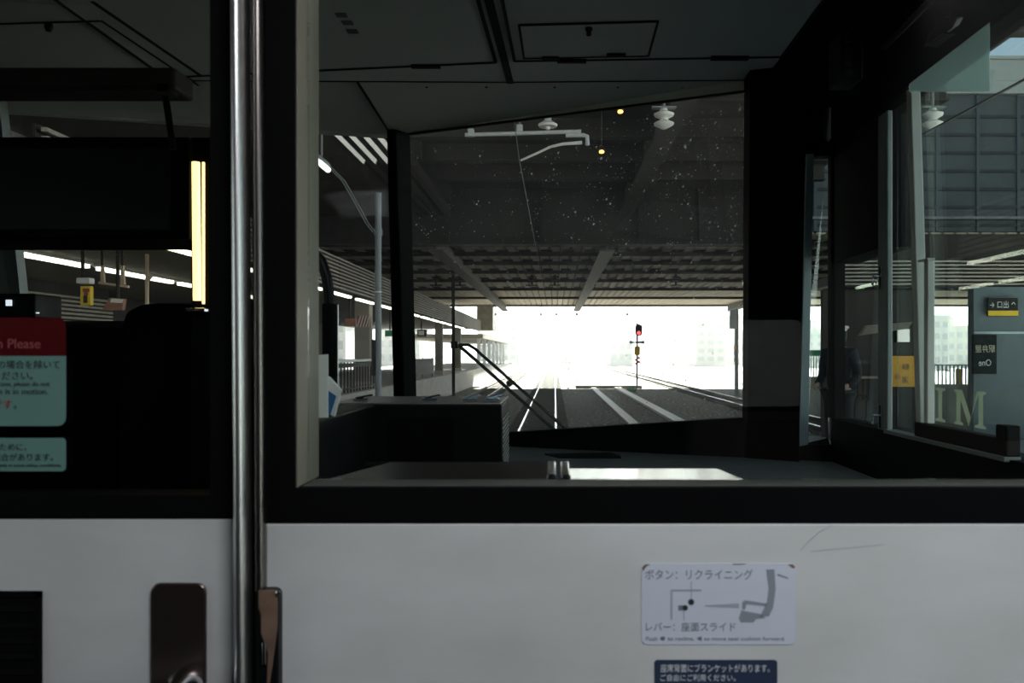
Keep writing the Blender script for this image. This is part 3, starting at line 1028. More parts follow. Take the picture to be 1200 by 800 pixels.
# dashboard and its lid
dz1 = E - 0.31
db = thing('dashboard', (0.0, 2.2, dz1 - 0.2), 'grey textured dashboard shelf running under the right windscreen', 'dashboard')
dtop = [(-0.60, 1.95, dz1), (SX - .005, 1.75, dz1), (SX - .005, 2.44, dz1), (BR.x, 2.54, dz1), (BL.x, 2.99, dz1), (-0.60, 2.98, dz1)]
MB().slab(dtop, (0, 0, -0.03)).build('top', M['dash'], db)
MB().slab([(-0.60, 1.95, dz1 - 0.03), (SX - .005, 1.75, dz1 - 0.03), (SX - .005, 1.80, ZF), (-0.60, 2.0, ZF)], (0, 0.03, 0)).build('front', M['dash_dark'], db)


def dpt(px, py):
    Y = 0.31 / ((py - VY) / F)
    return Vector((X(px, Y), Y, dz1))


q = [dpt(*p) for p in ((638, 532.5), (716, 531), (727, 535), (728, 537), (655, 537))]
lid = MB().slab(q, (0, 0, 0.003)).build('hatch_lid', M['dash_dark'], db)
# two hinged metal sill covers behind the bulkhead window
for i, (pa, pb, lab) in enumerate(((378, 652, 'dull metal cover flap lying behind the bulkhead window, left of the pair'),
                                   (657, 872, 'bright-edged metal cover flap lying behind the bulkhead window, right of the pair'))):
    Yf, Yk = 0.915, 1.03
    zz = E - 0.137
    sc = thing('cover_flap', ((X(pa, Yf) + X(pb, Yf)) / 2, 0.97, zz), lab, 'flap', 'cover flaps behind the bulkhead window')
    xa, xb = X(pa, Yf), X(pb, Yf)
    za, zk = (zz - 0.003, zz + 0.002) if i == 0 else (E - 0.1385, E - 0.1475)
    Yb_ = Yk if i == 0 else 1.065
    MB().slab([(xa, Yf, za), (xb, Yf, za), (xb, Yb_, zk), (xa + 0.05 * (1 - i), Yb_, zk)], (0, 0, 0.004)).build('plate', M['steel_dark'] if i == 0 else M['flapsteel'], sc, 0.001)
    xe = xb if i == 0 else xa
    sg = -1 if i == 0 else 1
    MB().box(min(xe, xe + sg * 0.011), max(xe, xe + sg * 0.011), Yf - 0.003, Yk, zz - 0.006, zz + 0.008).build('end_cap', M['chrome'], sc, 0.004, seg=3)
    MB().tube([(xa + 0.02, Yb_ + .004, zk), (xb - 0.02, Yb_ + .004, zk)], 0.004, 10).build('hinge', M['black_sat'], sc, smooth=True)
    MB().box(xa + 0.02, xb - 0.02, Yk - 0.02, Yk + 0.01, zz - 0.20, zz - 0.012).build('support', M['cabdark'], sc)

# black bent rail with its sleeve beside the reveal, papers tucked behind it
br = thing('grab_rail', P(383, 470, 1.35), 'black bent grab rail with a padded sleeve, at the left of the cab window', 'rail')
MB().tube([P(352, 290, 1.35), P(366, 294, 1.35), P(376, 305, 1.35), P(383, 325, 1.35), P(386, 350, 1.35), P(387, 478, 1.35), (X(387, 1.35), 1.35, E - 0.094)], 0.0085, 14).build('rail', M['black_sat'], br, smooth=True)
MB().tube([P(387, 356, 1.35), P(387, 480, 1.35)], 0.0125, 14).build('sleeve', M['black'], br, smooth=True)
MB().tube([P(395.5, 357, 1.35), P(395.5, 470, 1.35)], 0.0016, 8).build('chrome_strip', M['steel'], br, smooth=True)
ldg = MB().box(-0.47, -0.335, 1.2, 1.59, ZF, E - 0.094)
tag(ldg.build('side_console', M['black_sat'], None, 0.004), 'black narrow console carrying the papers and the bent grab rail', 'console')
pp = MB().slab([P(372, 416, 1.25), P(384, 415, 1.25), (X(384, 1.25), 1.25, E - .094), (X(372, 1.25), 1.25, E - .094)], (0, 0.004, 0))
tag(pp.build('timetable_sheet', M['paper']), 'upright pale paper sheet at the left edge of the cab window', 'paper')
bk = thing('booklet', P(388, 488, 1.27), 'tilted booklet with a blue cover beside the upright paper sheet', 'booklet')
MB().slab([P(384, 441, 1.27), P(399, 457, 1.27), P(391, 487.9, 1.27), P(378, 481, 1.27)], (0, 0.012, 0)).build('pages', M['paper'], bk)
MB().slab([P(385, 458, 1.268), P(394, 464, 1.268), P(387, 486, 1.268), P(380, 480, 1.268)], (0, 0.002, 0)).build('cover', M['blue'], bk)

# seen through the door glass: dark cabinet, seat, desk, warm reflection strip
ck = thing('hanging_cabinet', P(100, 280, 1.55), 'black hanging cabinet crossing the door window', 'cabinet')
MB().box(X(-150, 1.55), X(222, 1.55), 1.55, 1.72, Z(280, 1.55), Z(160, 1.55)).build('body', M['black'], ck, 0.004)
MB().box(X(-140, 1.55), X(200, 1.55), 1.546, 1.552, Z(270, 1.55), Z(172, 1.55)).build('door', M['black_sat'], ck, 0.002)
MB().box(X(-149, 1.55), X(-140, 1.55), 1.60, 1.66, Z(165, 1.55), ZC).build('hanger', M['black'], ck)
pl = thing('reflection_post', P(240, 372, 1.56), 'black upright with a glowing strip built as a warm reflection, right side of the door window', 'lamp')
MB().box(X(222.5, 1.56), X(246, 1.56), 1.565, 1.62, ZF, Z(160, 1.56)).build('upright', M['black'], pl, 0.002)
MB().tube([P(229.5, 190, 1.56), P(231, 352, 1.56)], 0.0072, 12).build('reflection_tube', M['warm'], pl, smooth=True)  # emissive tube standing for a warm reflection on a metal edge
MB().tube([P(238.5, 190, 1.56), P(238.5, 356, 1.56)], 0.0025, 10).build('reflection_edge', M['warm'], pl, smooth=True)
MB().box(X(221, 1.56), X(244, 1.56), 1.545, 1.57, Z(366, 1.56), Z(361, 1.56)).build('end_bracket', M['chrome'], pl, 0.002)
dsx = thing('driver_seat', P(190, 600, 1.8), 'black driver seat with a rounded backrest top, behind the door glass', 'seat')  # the driver's seat of the cab
sb = MB()
rings = []
for py, xa, xb, dd in ((620, 128, 262, .09), (430, 132, 258, .09), (385, 134, 256, .085), (365, 139, 252, .08), (356.5, 153, 236, .06), (354, 170, 215, .03)):
    rings.append([Vector((X(a, 1.75), 1.80 + s_ * dd, Z(py, 1.75))) for a, s_ in ((xa, 0), (xa + 8, -0.6), (xb - 8, -0.6), (xb, 0), (xb - 8, 0.6), (xa + 8, 0.6))])
sb.lofts(rings)
sb.build('backrest', M['black'], dsx, 0.01, True, 3)
MB().box(X(130, 1.75), X(260, 1.75), 1.85, 2.2, E - 0.75, E - 0.6).build('cushion', M['black'], dsx, 0.03)
MB().lathe((X(195, 1.75), 2.0, ZF), [(0.16, 0), (0.16, 0.03), (0.05, 0.05), (0.05, 0.47)], 16).build('pedestal', M['black_sat'], dsx, smooth=True)
dd = thing('driver_desk', P(60, 600, 2.0), 'black driver desk with small indicator lamps at the left edge', 'desk')
MB().slab([(XL, 2.0, ZF), (XL, 2.0, Z(374, 2.0) - 0.02), (XL, 2.1, Z(374, 2.0)), (XL, 2.6, Z(374, 2.0) - 0.02), (XL, 2.6, ZF)], (0.90, 0, 0)).build('body', M['black'], dd)
dm = MB().box(X(-160, 2.0), X(44, 2.0), 1.99, 2.1, Z(374, 2.0), Z(344, 2.0)).build('instrument_hood', M['black_sat'], dd, 0.004)
MB().box(X(5, 1.98), X(11, 1.98), 1.985, 1.992, Z(358, 1.98), Z(351, 1.98)).build('indicator', M['led'], dm)
MB().box(X(40.5, 1.98), X(42.5, 1.98), 1.985, 1.992, Z(367, 1.98), Z(365.5, 1.98)).build('indicator', M['led'], dm)

# ---- the wiper outside the right windscreen
nrm = (BR - BL).cross(TL - BL).normalized()
if nrm.y < 0:
    nrm = -nrm


def on_glass(px, py, off=0.03):
    d = Vector(((px - VX) / F, 1.0, (VY - py) / F))
    o0 = Vector((0, 0, E))
    base = BL + nrm * off
    t = (base - o0).dot(nrm) / d.dot(nrm)
    return o0 + d * t


wi = thing('windscreen_wiper', on_glass(650, 512), 'black double-armed windscreen wiper with an upright blade', 'wiper')
MB().bar(on_glass(531, 322, .025), on_glass(531.5, 470, .025), 0.011, 0.018).build('blade', M['wire'], wi)
MB().tube([on_glass(538, 405, .05), on_glass(560, 424, .05), on_glass(664, 516, .05)], 0.0062, 8).build('arm', M['black_sat'], wi, smooth=True)
MB().tube([on_glass(538, 404, .05), on_glass(549, 404, .05), on_glass(556, 408, .05), on_glass(658, 498, .05), on_glass(676, 514, .05)], 0.0056, 8).build('arm', M['black_sat'], wi, smooth=True)
MB().lathe(on_glass(597, 449, .05), [(0.011, -0.008), (0.011, 0.008)], 12, 'Y').build('nozzle', M['black_sat'], wi, smooth=True)
MB().box(*[f(on_glass(533, 404, .045)[0], s_ * 0.012) for f, s_ in ((lambda a, b: a + b, -1), (lambda a, b: a + b, 1))], on_glass(533, 404, .045)[1] - 0.02, on_glass(533, 404, .045)[1] + 0.01, on_glass(533, 404, .045)[2] - 0.012, on_glass(533, 404, .045)[2] + 0.012).build('blade_joint', M['black_sat'], wi)

# dried insects: uncountable specks lying on the outer face of the glass
rnd = random.Random(5)
sp = MB()
ax_u, ax_v = (BR - BL).normalized(), (TL - BL).normalized()


def speck(u, v, r):
    c = BL.lerp(BR, u).lerp(TL.lerp(TR, u), v) + nrm * 0.0075
    n_ = 7
    pts = []
    for k in range(n_):
        a = 2 * math.pi * k / n_
        rr = r * rnd.uniform(0.45, 1.25)
        pts.append(c + ax_u * rr * math.cos(a) + ax_v * rr * math.sin(a))
    sp.slab(pts, nrm * 0.0006)


for k in range(1500):
    u, v = rnd.random(), rnd.random()
    if rnd.random() < 0.55:
        u = 1 - abs(rnd.gauss(0, 0.28))
        if not 0 < u < 1:
            continue
    s_ = rnd.random()
    r0 = 0.0009 if s_ < 0.72 else (0.0019 if s_ < 0.93 else 0.0034)
    if v > 0.965:
        continue
    speck(u, v, r0)
    if s_ > 0.9:
        for j in range(4):
            speck(u + rnd.uniform(-.012, .012), v + rnd.uniform(-.018, .018), 0.001)
o = sp.build('insect_marks', M['splat'])
tag(o, 'scatter of pale dried insect marks on the right windscreen', 'marks', None, 'stuff')

# ================================================================== THE TRACKS
gb = MB().box(-160, 160, -30, 700, -0.6, -0.17)
struct('ground', gb, M['ballast'])


def rail_mb(x, y0, y1):
    b = MB()
    prof = [(-.035, 0), (.035, 0), (.035, -.035), (.010, -.05), (.010, -.13), (.065, -.15), (-.065, -.15), (-.010, -.13), (-.010, -.05), (-.035, -.035)]
    ring = lambda y: [Vector((x + a, y, b_)) for a, b_ in prof]
    b.loft(ring(y0), ring(y1))
    return b


for xc, y0, y1, lab in ((-0.53, 3.8, 226, 'track straight ahead below the windscreen'), (-4.28, 3.8, 226, 'track beside the left platform wall'), (9.15, 20, 226, 'track at far right, beyond the cable troughs')):
    t = thing('railway_track', (xc, y0, -0.17), lab, 'track')
    for s_ in (-1, 1):
        rr = rail_mb(xc + s_ * 0.5685, y0, y1).build('rail', M['railrust'], t)
        MB().box(xc + s_ * 0.5685 - 0.028, xc + s_ * 0.5685 + 0.028, y0, y1, 0.0, 0.004).build('running_surface', M['rail'], rr)
    sl = MB()
    y = y0 + 0.3
    while y < 130:
        sl.box(xc - 1.0, xc + 1.0, y - 0.11, y + 0.11, -0.18, -0.135)
        y += 0.62
    so = sl.build('sleepers', M['sleeper'], t)
    so['kind'] = 'stuff'

tb = MB().box(2.62, 2.98, 6, 61.4, -0.2, -0.10)
for k in range(0):
    pass
tag(tb.build('cable_trough', M['trough'], None, 0.01), 'single pale concrete cable trough, nearer the track ahead', 'trough')
ct2 = thing('cable_trough', (4.55, 40, -0.2), 'wide ribbed pale cable trough leading to the signal mast', 'trough')
MB().box(4.30, 4.50, 8, 61.4, -0.2, -0.06).build('channel', M['trough'], ct2, 0.01)
MB().box(4.56, 4.80, 8, 61.4, -0.2, -0.09).build('channel', M['trough'], ct2, 0.01)
lowt = MB().box(1.5, 6.3, 61.5, 61.9, -0.2, 0.05)
tag(lowt.build('crossing_conduit', M['conc_dark'], None, 0.02), 'low conduit crossing between the troughs at the edge of the shade', 'conduit')

# signal mast
sg = thing('signal_mast', P(746, 453, 60), 'railway signal mast with a red light and a yellow plate', 'signal')
MB().tube([P(746.5, 453, 60), P(746.5, 378, 60)], 0.07, 10).build('mast', M['wireg'], sg, smooth=True)
MB().slab([P(748.5 + 4.0 * math.cos(a), 386.5 + (3.3 * math.sin(a)) + (3.6 if math.sin(a) > 0 else -3.6), 59.8) for a in [2 * math.pi * k / 20 for k in range(20)]], (0, 0.08, 0)).build('head', M['wire'], sg)
for py, m_ in ((390, 'redlamp'), (383, 'wire')):
    MB().lathe(P(748.5, py, 59.75), [(0.12, 0), (0.13, -0.12), (0.11, -0.12), (0.10, -0.01)], 12, 'Y').build('lamp', M[m_], sg, smooth=True)
MB().box(*(P(738, 0, 60).x, P(755, 0, 60).x), 59.9, 60.0, Z(402, 60), Z(400, 60)).build('crossarm', M['wire'], sg)
for px in (739, 753):
    MB().lathe(P(px, 401, 59.8), [(0.10, 0), (0.11, -0.2)], 10, 'Y').build('side_lamp', M['wire'], sg, smooth=True)
MB().box(P(743, 0, 60).x, P(749.5, 0, 60).x, 59.85, 59.9, Z(416, 60), Z(406, 60)).build('yellow_plate', M['yellow2'], sg)
b = MB()
for r_ in range(4):
    for c_ in range(2):
        if (r_ + c_) % 2 == 0:
            b.box(P(743.5 + 3 * c_, 0, 60).x, P(746.5 + 3 * c_, 0, 60).x, 59.85, 59.9, Z(427 - 2.2 * r_, 60), Z(424.8 - 2.2 * r_, 60))
b.build('checked_plate', M['redink'], sg)
mp_ = thing('lineside_mast', P(862, 455, 52), 'slim lattice mast at the right edge of the windscreen', 'mast')
MB().box(X(861, 52), X(865, 52), 51.9, 52.1, -0.17, Z(362, 52)).build('mast', M['galv'], mp_)
MB().box(X(855, 52), X(863, 52), 51.8, 52.0, Z(385, 52), Z(363, 52)).build('panel', M['bpale2'], mp_)
for py in (405, 412, 420):
    MB().box(X(859.5, 52), X(862, 52), 51.75, 51.9, Z(py + 4, 52), Z(py, 52)).build('plate', M['yellow'] if py == 405 else M['wireg'], mp_)
# weeds at the mast foot
wd = MB()
for k in range(26):
    a = P(742 + rnd.uniform(-7, 3), 452, 57)
    a.y += rnd.uniform(-1, 1)
    a.z = -0.17
    tip = a + Vector((rnd.uniform(-.25, .25), rnd.uniform(-.2, .2), rnd.uniform(.15, .45)))
    wd.add([a + Vector((-.03, 0, 0)), a + Vector((.03, 0, 0)), tip], [(0, 1, 2)])
tag(wd.build('weeds', M['green']), 'tuft of green weeds at the foot of the signal mast', 'weeds', None, 'stuff')

# ================================================================== THE STATION OVERHEAD
ZN = E + 5.4
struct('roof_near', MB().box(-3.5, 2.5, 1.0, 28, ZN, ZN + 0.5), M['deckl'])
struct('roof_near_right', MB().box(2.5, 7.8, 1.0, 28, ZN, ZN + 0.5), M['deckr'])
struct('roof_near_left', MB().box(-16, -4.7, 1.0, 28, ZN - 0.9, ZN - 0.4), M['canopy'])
for i, yy in enumerate((9.5, 13.2, 16.8, 19.6, 22.0, 24.4)):
    b = MB()
    b.box(-3.5, 7.7, yy - 0.03, yy + 0.03, ZN - 0.42, ZN)
    b.box(-3.5, 7.7, yy - 0.16, yy + 0.16, ZN - 0.46, ZN - 0.42)
    struct('roof_beam_%d' % (i + 1) if False else 'roof_crossbeam', b, M['beam'])
b = MB()
b.box(2.30, 2.36, 1.0, 28, ZN - 0.8, ZN)
b.box(2.10, 2.56, 1.0, 28, ZN - 0.86, ZN - 0.80)
struct('roof_girder', b, M['deckr'])
# skylight slots left of the near roof: white bars with sky between
for k in range(5):
    xx = -3.5 - 0.28 * k
    struct('roof_skylight_bar', MB().box(xx - 0.075, xx + 0.075, 1.0, 28, ZN - 0.9, ZN - 0.6), M['beam'])
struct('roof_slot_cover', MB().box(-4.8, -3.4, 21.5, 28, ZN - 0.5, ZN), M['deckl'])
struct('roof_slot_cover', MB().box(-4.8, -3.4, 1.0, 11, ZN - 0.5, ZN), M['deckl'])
# big cross girder that ends the near roof
b = MB()
b.box(-17, 7.8, 28.0, 28.15, E + 3.65, E + 5.5)
b.box(-17, 7.8, 27.75, 28.4, E + 3.55, E + 3.65)
for px in (525, 635, 750, 820):
    b.box(X(px, 28) - 0.06, X(px, 28) + 0.06, 27.8, 28.0, E + 3.65, E + 5.4)
struct('roof_cross_girder', b, M['deckl'])
# corrugated decking further on
Z0 = E + 3.95
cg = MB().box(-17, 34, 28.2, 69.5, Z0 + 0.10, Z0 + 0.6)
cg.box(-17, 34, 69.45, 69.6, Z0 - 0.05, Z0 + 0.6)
struct('roof_decking', cg, M['corrshade'])  # darker than the ribs: recess shade put into the decking colour
cg = MB()
x = -16.8
while x < 33.8:
    cg.loft([Vector((x - .19, 28.2, Z0 + .10)), Vector((x + .19, 28.2, Z0 + .10)), Vector((x + .15, 28.2, Z0)), Vector((x - .15, 28.2, Z0))],
            [Vector((x - .19, 69.5, Z0 + .10)), Vector((x + .19, 69.5, Z0 + .10)), Vector((x + .15, 69.5, Z0)), Vector((x - .15, 69.5, Z0))])
    x += 0.42
struct('roof_decking_ribs', cg, M['corr'])
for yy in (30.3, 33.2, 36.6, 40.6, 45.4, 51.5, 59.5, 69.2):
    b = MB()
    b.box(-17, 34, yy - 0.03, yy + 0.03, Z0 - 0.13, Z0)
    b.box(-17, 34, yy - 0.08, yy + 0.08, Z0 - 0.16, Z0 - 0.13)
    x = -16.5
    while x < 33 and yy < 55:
        b.box(x, x + 0.45, yy - 0.75 * yy / 35, yy - 0.03, Z0 - 0.02, Z0)  # dark blocks added for the shaded gaps between the ribs
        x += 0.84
    struct('roof_joist_and_gap_shade', b, M['joist'])
for xx in (1.75, -3.95, 14.0):
    b = MB()
    b.box(xx - 0.04, xx + 0.04, 28.3, 69, Z0 - 0.5, Z0)
    b.box(xx - 0.25, xx + 0.25, 28.3, 69, Z0 - 0.55, Z0 - 0.5)
    struct('roof_main_girder', b, M['girder'])
# building above, closing off the sky
struct('building_upper', MB().box(7.8, 60, 28.6, 70, E + 4.6, E + 9.2), M['facade'])

# hangers below the decking
for i, px in enumerate((511, 539, 623, 650, 693, 792)):
    h = thing('wire_hanger', P(px, 338, 43), 'dark wire hanger below the roof decking, number %s from the left' % ('first', 'second', 'third', 'fourth', 'fifth', 'sixth')[i], 'hanger', 'wire hangers below the decking')
    h['label'] = ('leftmost dark wire hanger below the decking, left of the wiper blade', 'dark wire hanger below the decking, just right of the wiper blade', 'dark wire hanger below the decking, left of the contact wire',
                  'dark wire hanger below the decking, right of the contact wire', 'dark wire hanger below the decking against the main girder', 'rightmost dark wire hanger below the decking')[i]
    c = P(px, 326, 43)
    MB().tube([c + Vector((0, 0, 0.35)), c + Vector((0, 0, -0.35))], 0.05, 8).build('rod', M['wire'], h)
    MB().lathe(c, [(0.05, 0.12), (0.22, 0.08), (0.22, 0.03), (0.06, 0), (0.2, -0.06), (0.2, -0.11), (0.05, -0.15)], 10).build('insulator', M['wire'], h, smooth=True)
    MB().box(c.x - 0.3, c.x + 0.3, c.y - 0.04, c.y + 0.04, c.z - 0.38, c.z - 0.32).build('foot', M['wire'], h)
for i, px in enumerate((565, 581, 634, 652, 676, 735)):
    c = P(px, 362, 69.2)
    MBd = MB().tube([Vector((c.x, c.y, E + 3.79)), c + Vector((0, 0, -0.55))], 0.045, 8)
    MBd.box(c.x - 0.09, c.x + 0.09, c.y - 0.05, c.y + 0.05, c.z - 0.55, c.z - 0.35)
    tag(MBd.build('drop_rod', M['wireg']), 'small rod hanging from the far edge of the decking against the bright sky', 'rod', 'rods at the decking edge')

# ---- overhead line fittings
ca = thing('wire_cantilever', P(640, 150, 10), 'white pipe cantilever with an insulator and a curved registration arm', 'cantilever')
MB().tube([P(545, 158, 10), P(681, 154, 10)], 0.024, 12).build('pipe', M['pipe'], ca, smooth=True)
MB().tube([P(663, 158.5, 10), P(684, 158.5, 10), P(688, 160, 10), P(688.5, 170, 10)], 0.026, 12).build('elbow', M['pipe'], ca, smooth=True)
MB().tube([P(682, 167, 10), P(660, 168.5, 10), P(645, 172, 10), P(628, 180, 10), P(610, 188, 10)], [0.022, 0.018, 0.014, 0.013, 0.012], 10).build('registration_arm', M['porc'], ca, smooth=True)
c = P(642, 147, 10)
MB().lathe(c, [(0.02, -0.05), (0.03, -0.02), (0.105, -0.015), (0.115, 0.01), (0.07, 0.04), (0.04, 0.06), (0.03, 0.3)], 18).build('insulator', M['porc'], ca, smooth=True)
for px in (552, 609):
    c = P(px, 157 if px < 600 else 152, 10)
    MB().box(c.x - 0.035, c.x + 0.035, 9.96, 10.04, c.z - 0.03, c.z + 0.055).build('clamp', M['pipe'], ca, 0.006)
b = MB()
for px in (552, 609, 642):
    b.tube([P(px, 152, 10), Vector((X(px, 10), 10, ZN - 0.4))], 0.012, 8)
b.build('drop_rod', M['wireg'], ca)
for ipx, ipy, ilab in ((778, 138, 'stacked white porcelain insulator hung at the upper right of the windscreen'), (1093, 138, 'stacked porcelain insulator added for a reflection in the side window, before the grey facade')):  # the second one is added in place of a mirrored insulator
    ins = thing('line_insulator', P(ipx, ipy + 12, 10), ilab, 'insulator', 'porcelain insulators, one hung and one standing for a reflection')
    c = P(ipx, ipy, 10)
    MB().lathe(c, [(0.03, -0.13), (0.05, -0.12), (0.11, -0.085), (0.12, -0.065), (0.05, -0.03), (0.05, -0.01), (0.11, 0.02), (0.12, 0.045), (0.05, 0.075), (0.04, 0.11)], 18).build('sheds', M['porc'], ins, smooth=True)
    MB().box(c.x - 0.14, c.x + 0.14, 9.95, 10.05, c.z + 0.11, c.z + 0.125).build('mount_plate', M['galv'], ins)
    MB().tube([c + Vector((0, 0, .12)), Vector((c.x, 10, ZN - 0.02))], 0.02, 8).build('hanger_rod', M['wireg'], ins)
b = MB().tube([P(606, 130, 10) + Vector((0, -7, .25)), P(608.5, 187, 10), P(630, 300, 20) , Vector((-0.45, 60, E + 2.45)), Vector((-0.45, 200, E + 2.6))], 0.0048, 6)
tag(b.build('contact_wire', M['wireg'], None, smooth=True), 'single overhead contact wire running away above the track ahead', 'wire')
b = MB().tube([P(735, 270, 27), P(690, 345, 52), P(672, 378, 90)], 0.012, 6)
tag(b.build('feeder_wire', M['wire'], None, smooth=True), 'dark feeder wire slanting beside the main girder', 'wire')
b = MB().tube([P(985, 225, 8), P(1040, 180, 8), P(1120, 137, 8), P(1210, 88, 8)], 0.013, 8)
tag(b.build('feeder_wire', M['wire'], None, smooth=True), 'black cable sweeping up across the grey facade in the side window', 'wire')

# orange lamps under the near roof
for i, (px, py, Y, lab) in enumerate(((705, 178, 12.0, 'small glowing orange lamp under the near roof'), (727, 131, 11.2, 'fainter orange lamp higher up, near the windscreen head'))):
    la = thing('roof_lamp', P(px, py, Y), lab, 'lamp')
    c = P(px, py, Y)
    MB().lathe(c, [(0.012, -0.02), (0.035, -0.008), (0.035, 0.008), (0.015, 0.03)], 12).build('bulb', M['orange'], la, smooth=True)
    MB().lathe(c, [(0.05, 0.02), (0.04, 0.05), (0.02, 0.09)], 12).build('shade', M['wire'], la, smooth=True)
    MB().tube([c + Vector((0, 0, .09)), Vector((c.x, Y, ZN))], 0.01, 6).build('rod', M['wire'], la)

# ================================================================== THE LEFT PLATFORM
PE = -6.3
ZP = 1.10
struct('platform_left', MB().box(-16, PE, 3, 126, -0.3, ZP), M['conc'])
struct('platform_paving', MB().box(-15.9, PE + 0.05, 3, 126, ZP, ZP + 0.03), M['plat'])
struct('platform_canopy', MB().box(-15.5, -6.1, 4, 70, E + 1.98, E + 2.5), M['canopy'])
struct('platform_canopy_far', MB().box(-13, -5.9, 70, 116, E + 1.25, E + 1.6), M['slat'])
# slatted fascia above the platform edge
fa = thing('slatted_fascia', (-6.0, 40, E + 1.65), 'long slatted canopy fascia above the left platform edge', 'fascia')
b = MB()
for k in range(9):
    z = E + 1.80 + 0.10 * k
    b.box(-6.02, -5.95, 10, 69, z, z + 0.05)
b.build('slats', M['slat'], fa)
for yy in range(12, 70, 4):
    MB().box(-6.08, -6.02, yy, yy + 0.06, E + 1.79, E + 2.68).build('upright', M['fence'], fa)
MB().box(-6.12, -6.09, 10, 69, E + 1.78, E + 2.70).build('backing', M['fence'], fa)
struct('roof_fascia_left', MB().box(-6.3, -5.0, 69, 71.5, E + 1.9, E + 4.0), M['conc_dark'])
# strip lights
lp = thing('strip_light', (-6.31, 14, E + 1.70), 'fluorescent strip light under the canopy edge, behind the slatted fascia', 'lamp', 'strip lights along the canopy edge')
MB().box(-6.36, -6.26, 14, 16.4, E + 1.70, E + 1.76).build('tube', M['tube'], lp)
MB().box(-6.40, -6.22, 13.95, 16.45, E + 1.76, E + 1.98).build('housing', M['canopy'], lp)
for k in range(1, 14):
    copy_tree(lp, (-6.31, 14 + 3.3 * k, E + 1.70))
lp2 = thing('strip_light', (-10.2, 15, E + 1.86), 'warm strip light in the inner row of the platform, seen through the door glass', 'lamp', 'inner row of strip lights')
MB().box(-10.27, -10.13, 15, 18.6, E + 1.86, E + 1.93).build('tube', M['tube'], lp2)
MB().box(-10.32, -10.08, 14.95, 18.65, E + 1.93, E + 1.98).build('housing', M['white'], lp2)
for k in (1, 2, 3):
    copy_tree(lp2, (-10.2, 15 + 4.1 * k, E + 1.86))
tl = thing('tube_lamp', P(379, 194, 9), 'short bright tube lamp beside the bulkhead window edge, high on the left', 'lamp')
MB().tube([P(368, 185, 9), P(384.5, 199, 9.4)], 0.032, 10).build('tube', M['tubew'], tl, smooth=True)
MB().tube([P(371, 183, 9.05), P(384, 194, 9.45)], 0.035, 8).build('housing', M['galv'], tl)
MB().tube([P(377, 187, 9.2), Vector((X(377, 9.2), 9.2, ZN - 0.85))], 0.012, 6).build('rod', M['wireg'], tl)
# columns
for i, (px, Y, hw, lab) in enumerate(((426, 31.0, .27, 'concrete platform column behind the railings, left of the galvanised pole'), (514.5, 50.2, .22, 'concrete platform column right of the centre pillar'), (536, 60, .25, 'far concrete platform column seen past the wiper blade'))):
    cxx = X(px, Y)
    cl_ = thing('platform_column', (cxx, Y, ZP + 0.03), lab, 'column', 'left platform columns')
    MB().box(cxx - hw, cxx + hw, Y - hw, Y + hw, ZP + 0.03, E + 1.98).build('shaft', M['conc_dark'], cl_, 0.03)
    MB().box(cxx - hw - .04, cxx + hw + .04, Y - hw - .04, Y + hw + .04, ZP + 0.03, ZP + 0.25).build('plinth', M['conc'], cl_, 0.02)
# striped board on the first column
bd = thing('striped_board', P(426.5, 383, 30.7), 'red and white diagonally striped board on the first platform column', 'sign')
MB().box(X(418, 30.65), X(434.5, 30.65), 30.65, 30.72, Z(383, 30.65), Z(369.5, 30.65)).build('board', M['brick'], bd)
b = MB()
for k in range(5):
    a = 418 + k * 3.4
    b.slab([P(a, 383, 30.64), P(a + 1.3, 383, 30.64), P(min(434.5, a + 5.3), 369.5, 30.64), P(min(433.2, a + 4.0), 369.5, 30.64)], (0, 0.01, 0))
b.build('stripes', M['white'], bd)
bd = thing('hanging_sign', P(410, 382, 28), 'plain red-brown hanging sign left of the striped board', 'sign')
MB().box(X(404, 28), X(417, 28), 28, 28.1, Z(382, 28), Z(373, 28)).build('board', M['brick'], bd)
MB().tube([P(410, 373, 28.05), Vector((X(410, 28.05), 28.05, E + 1.98))], 0.03, 6).build('rod', M['fence'], bd)
bd = thing('hanging_sign', P(456, 394, 36.5), 'green hanging sign just left of the centre pillar', 'sign')
MB().box(X(451, 36.5), X(463, 36.5), 36.5, 36.6, Z(394, 36.5), Z(387, 36.5)).build('board', M['green'], bd)
MB().tube([P(457, 387, 36.55), Vector((X(457, 36.55), 36.55, E + 1.98))], 0.03, 6).build('rod', M['fence'], bd)
bd = thing('hanging_monitor', P(494, 393, 41.4), 'white-faced hanging monitor right of the centre pillar', 'monitor')
MB().box(X(489, 41.4), X(499.5, 41.4), 41.4, 41.7, Z(394, 41.4), Z(386, 41.4)).build('casing', M['fence'], bd, 0.02)
MB().box(X(490.5, 41.4), X(497, 41.4), 41.37, 41.4, Z(392.5, 41.4), Z(387.5, 41.4)).build('screen', M['white'], bd)
MB().tube([P(494, 386, 41.5), Vector((X(494, 41.5), 41.5, E + 1.98))], 0.03, 6).build('rod', M['fence'], bd)
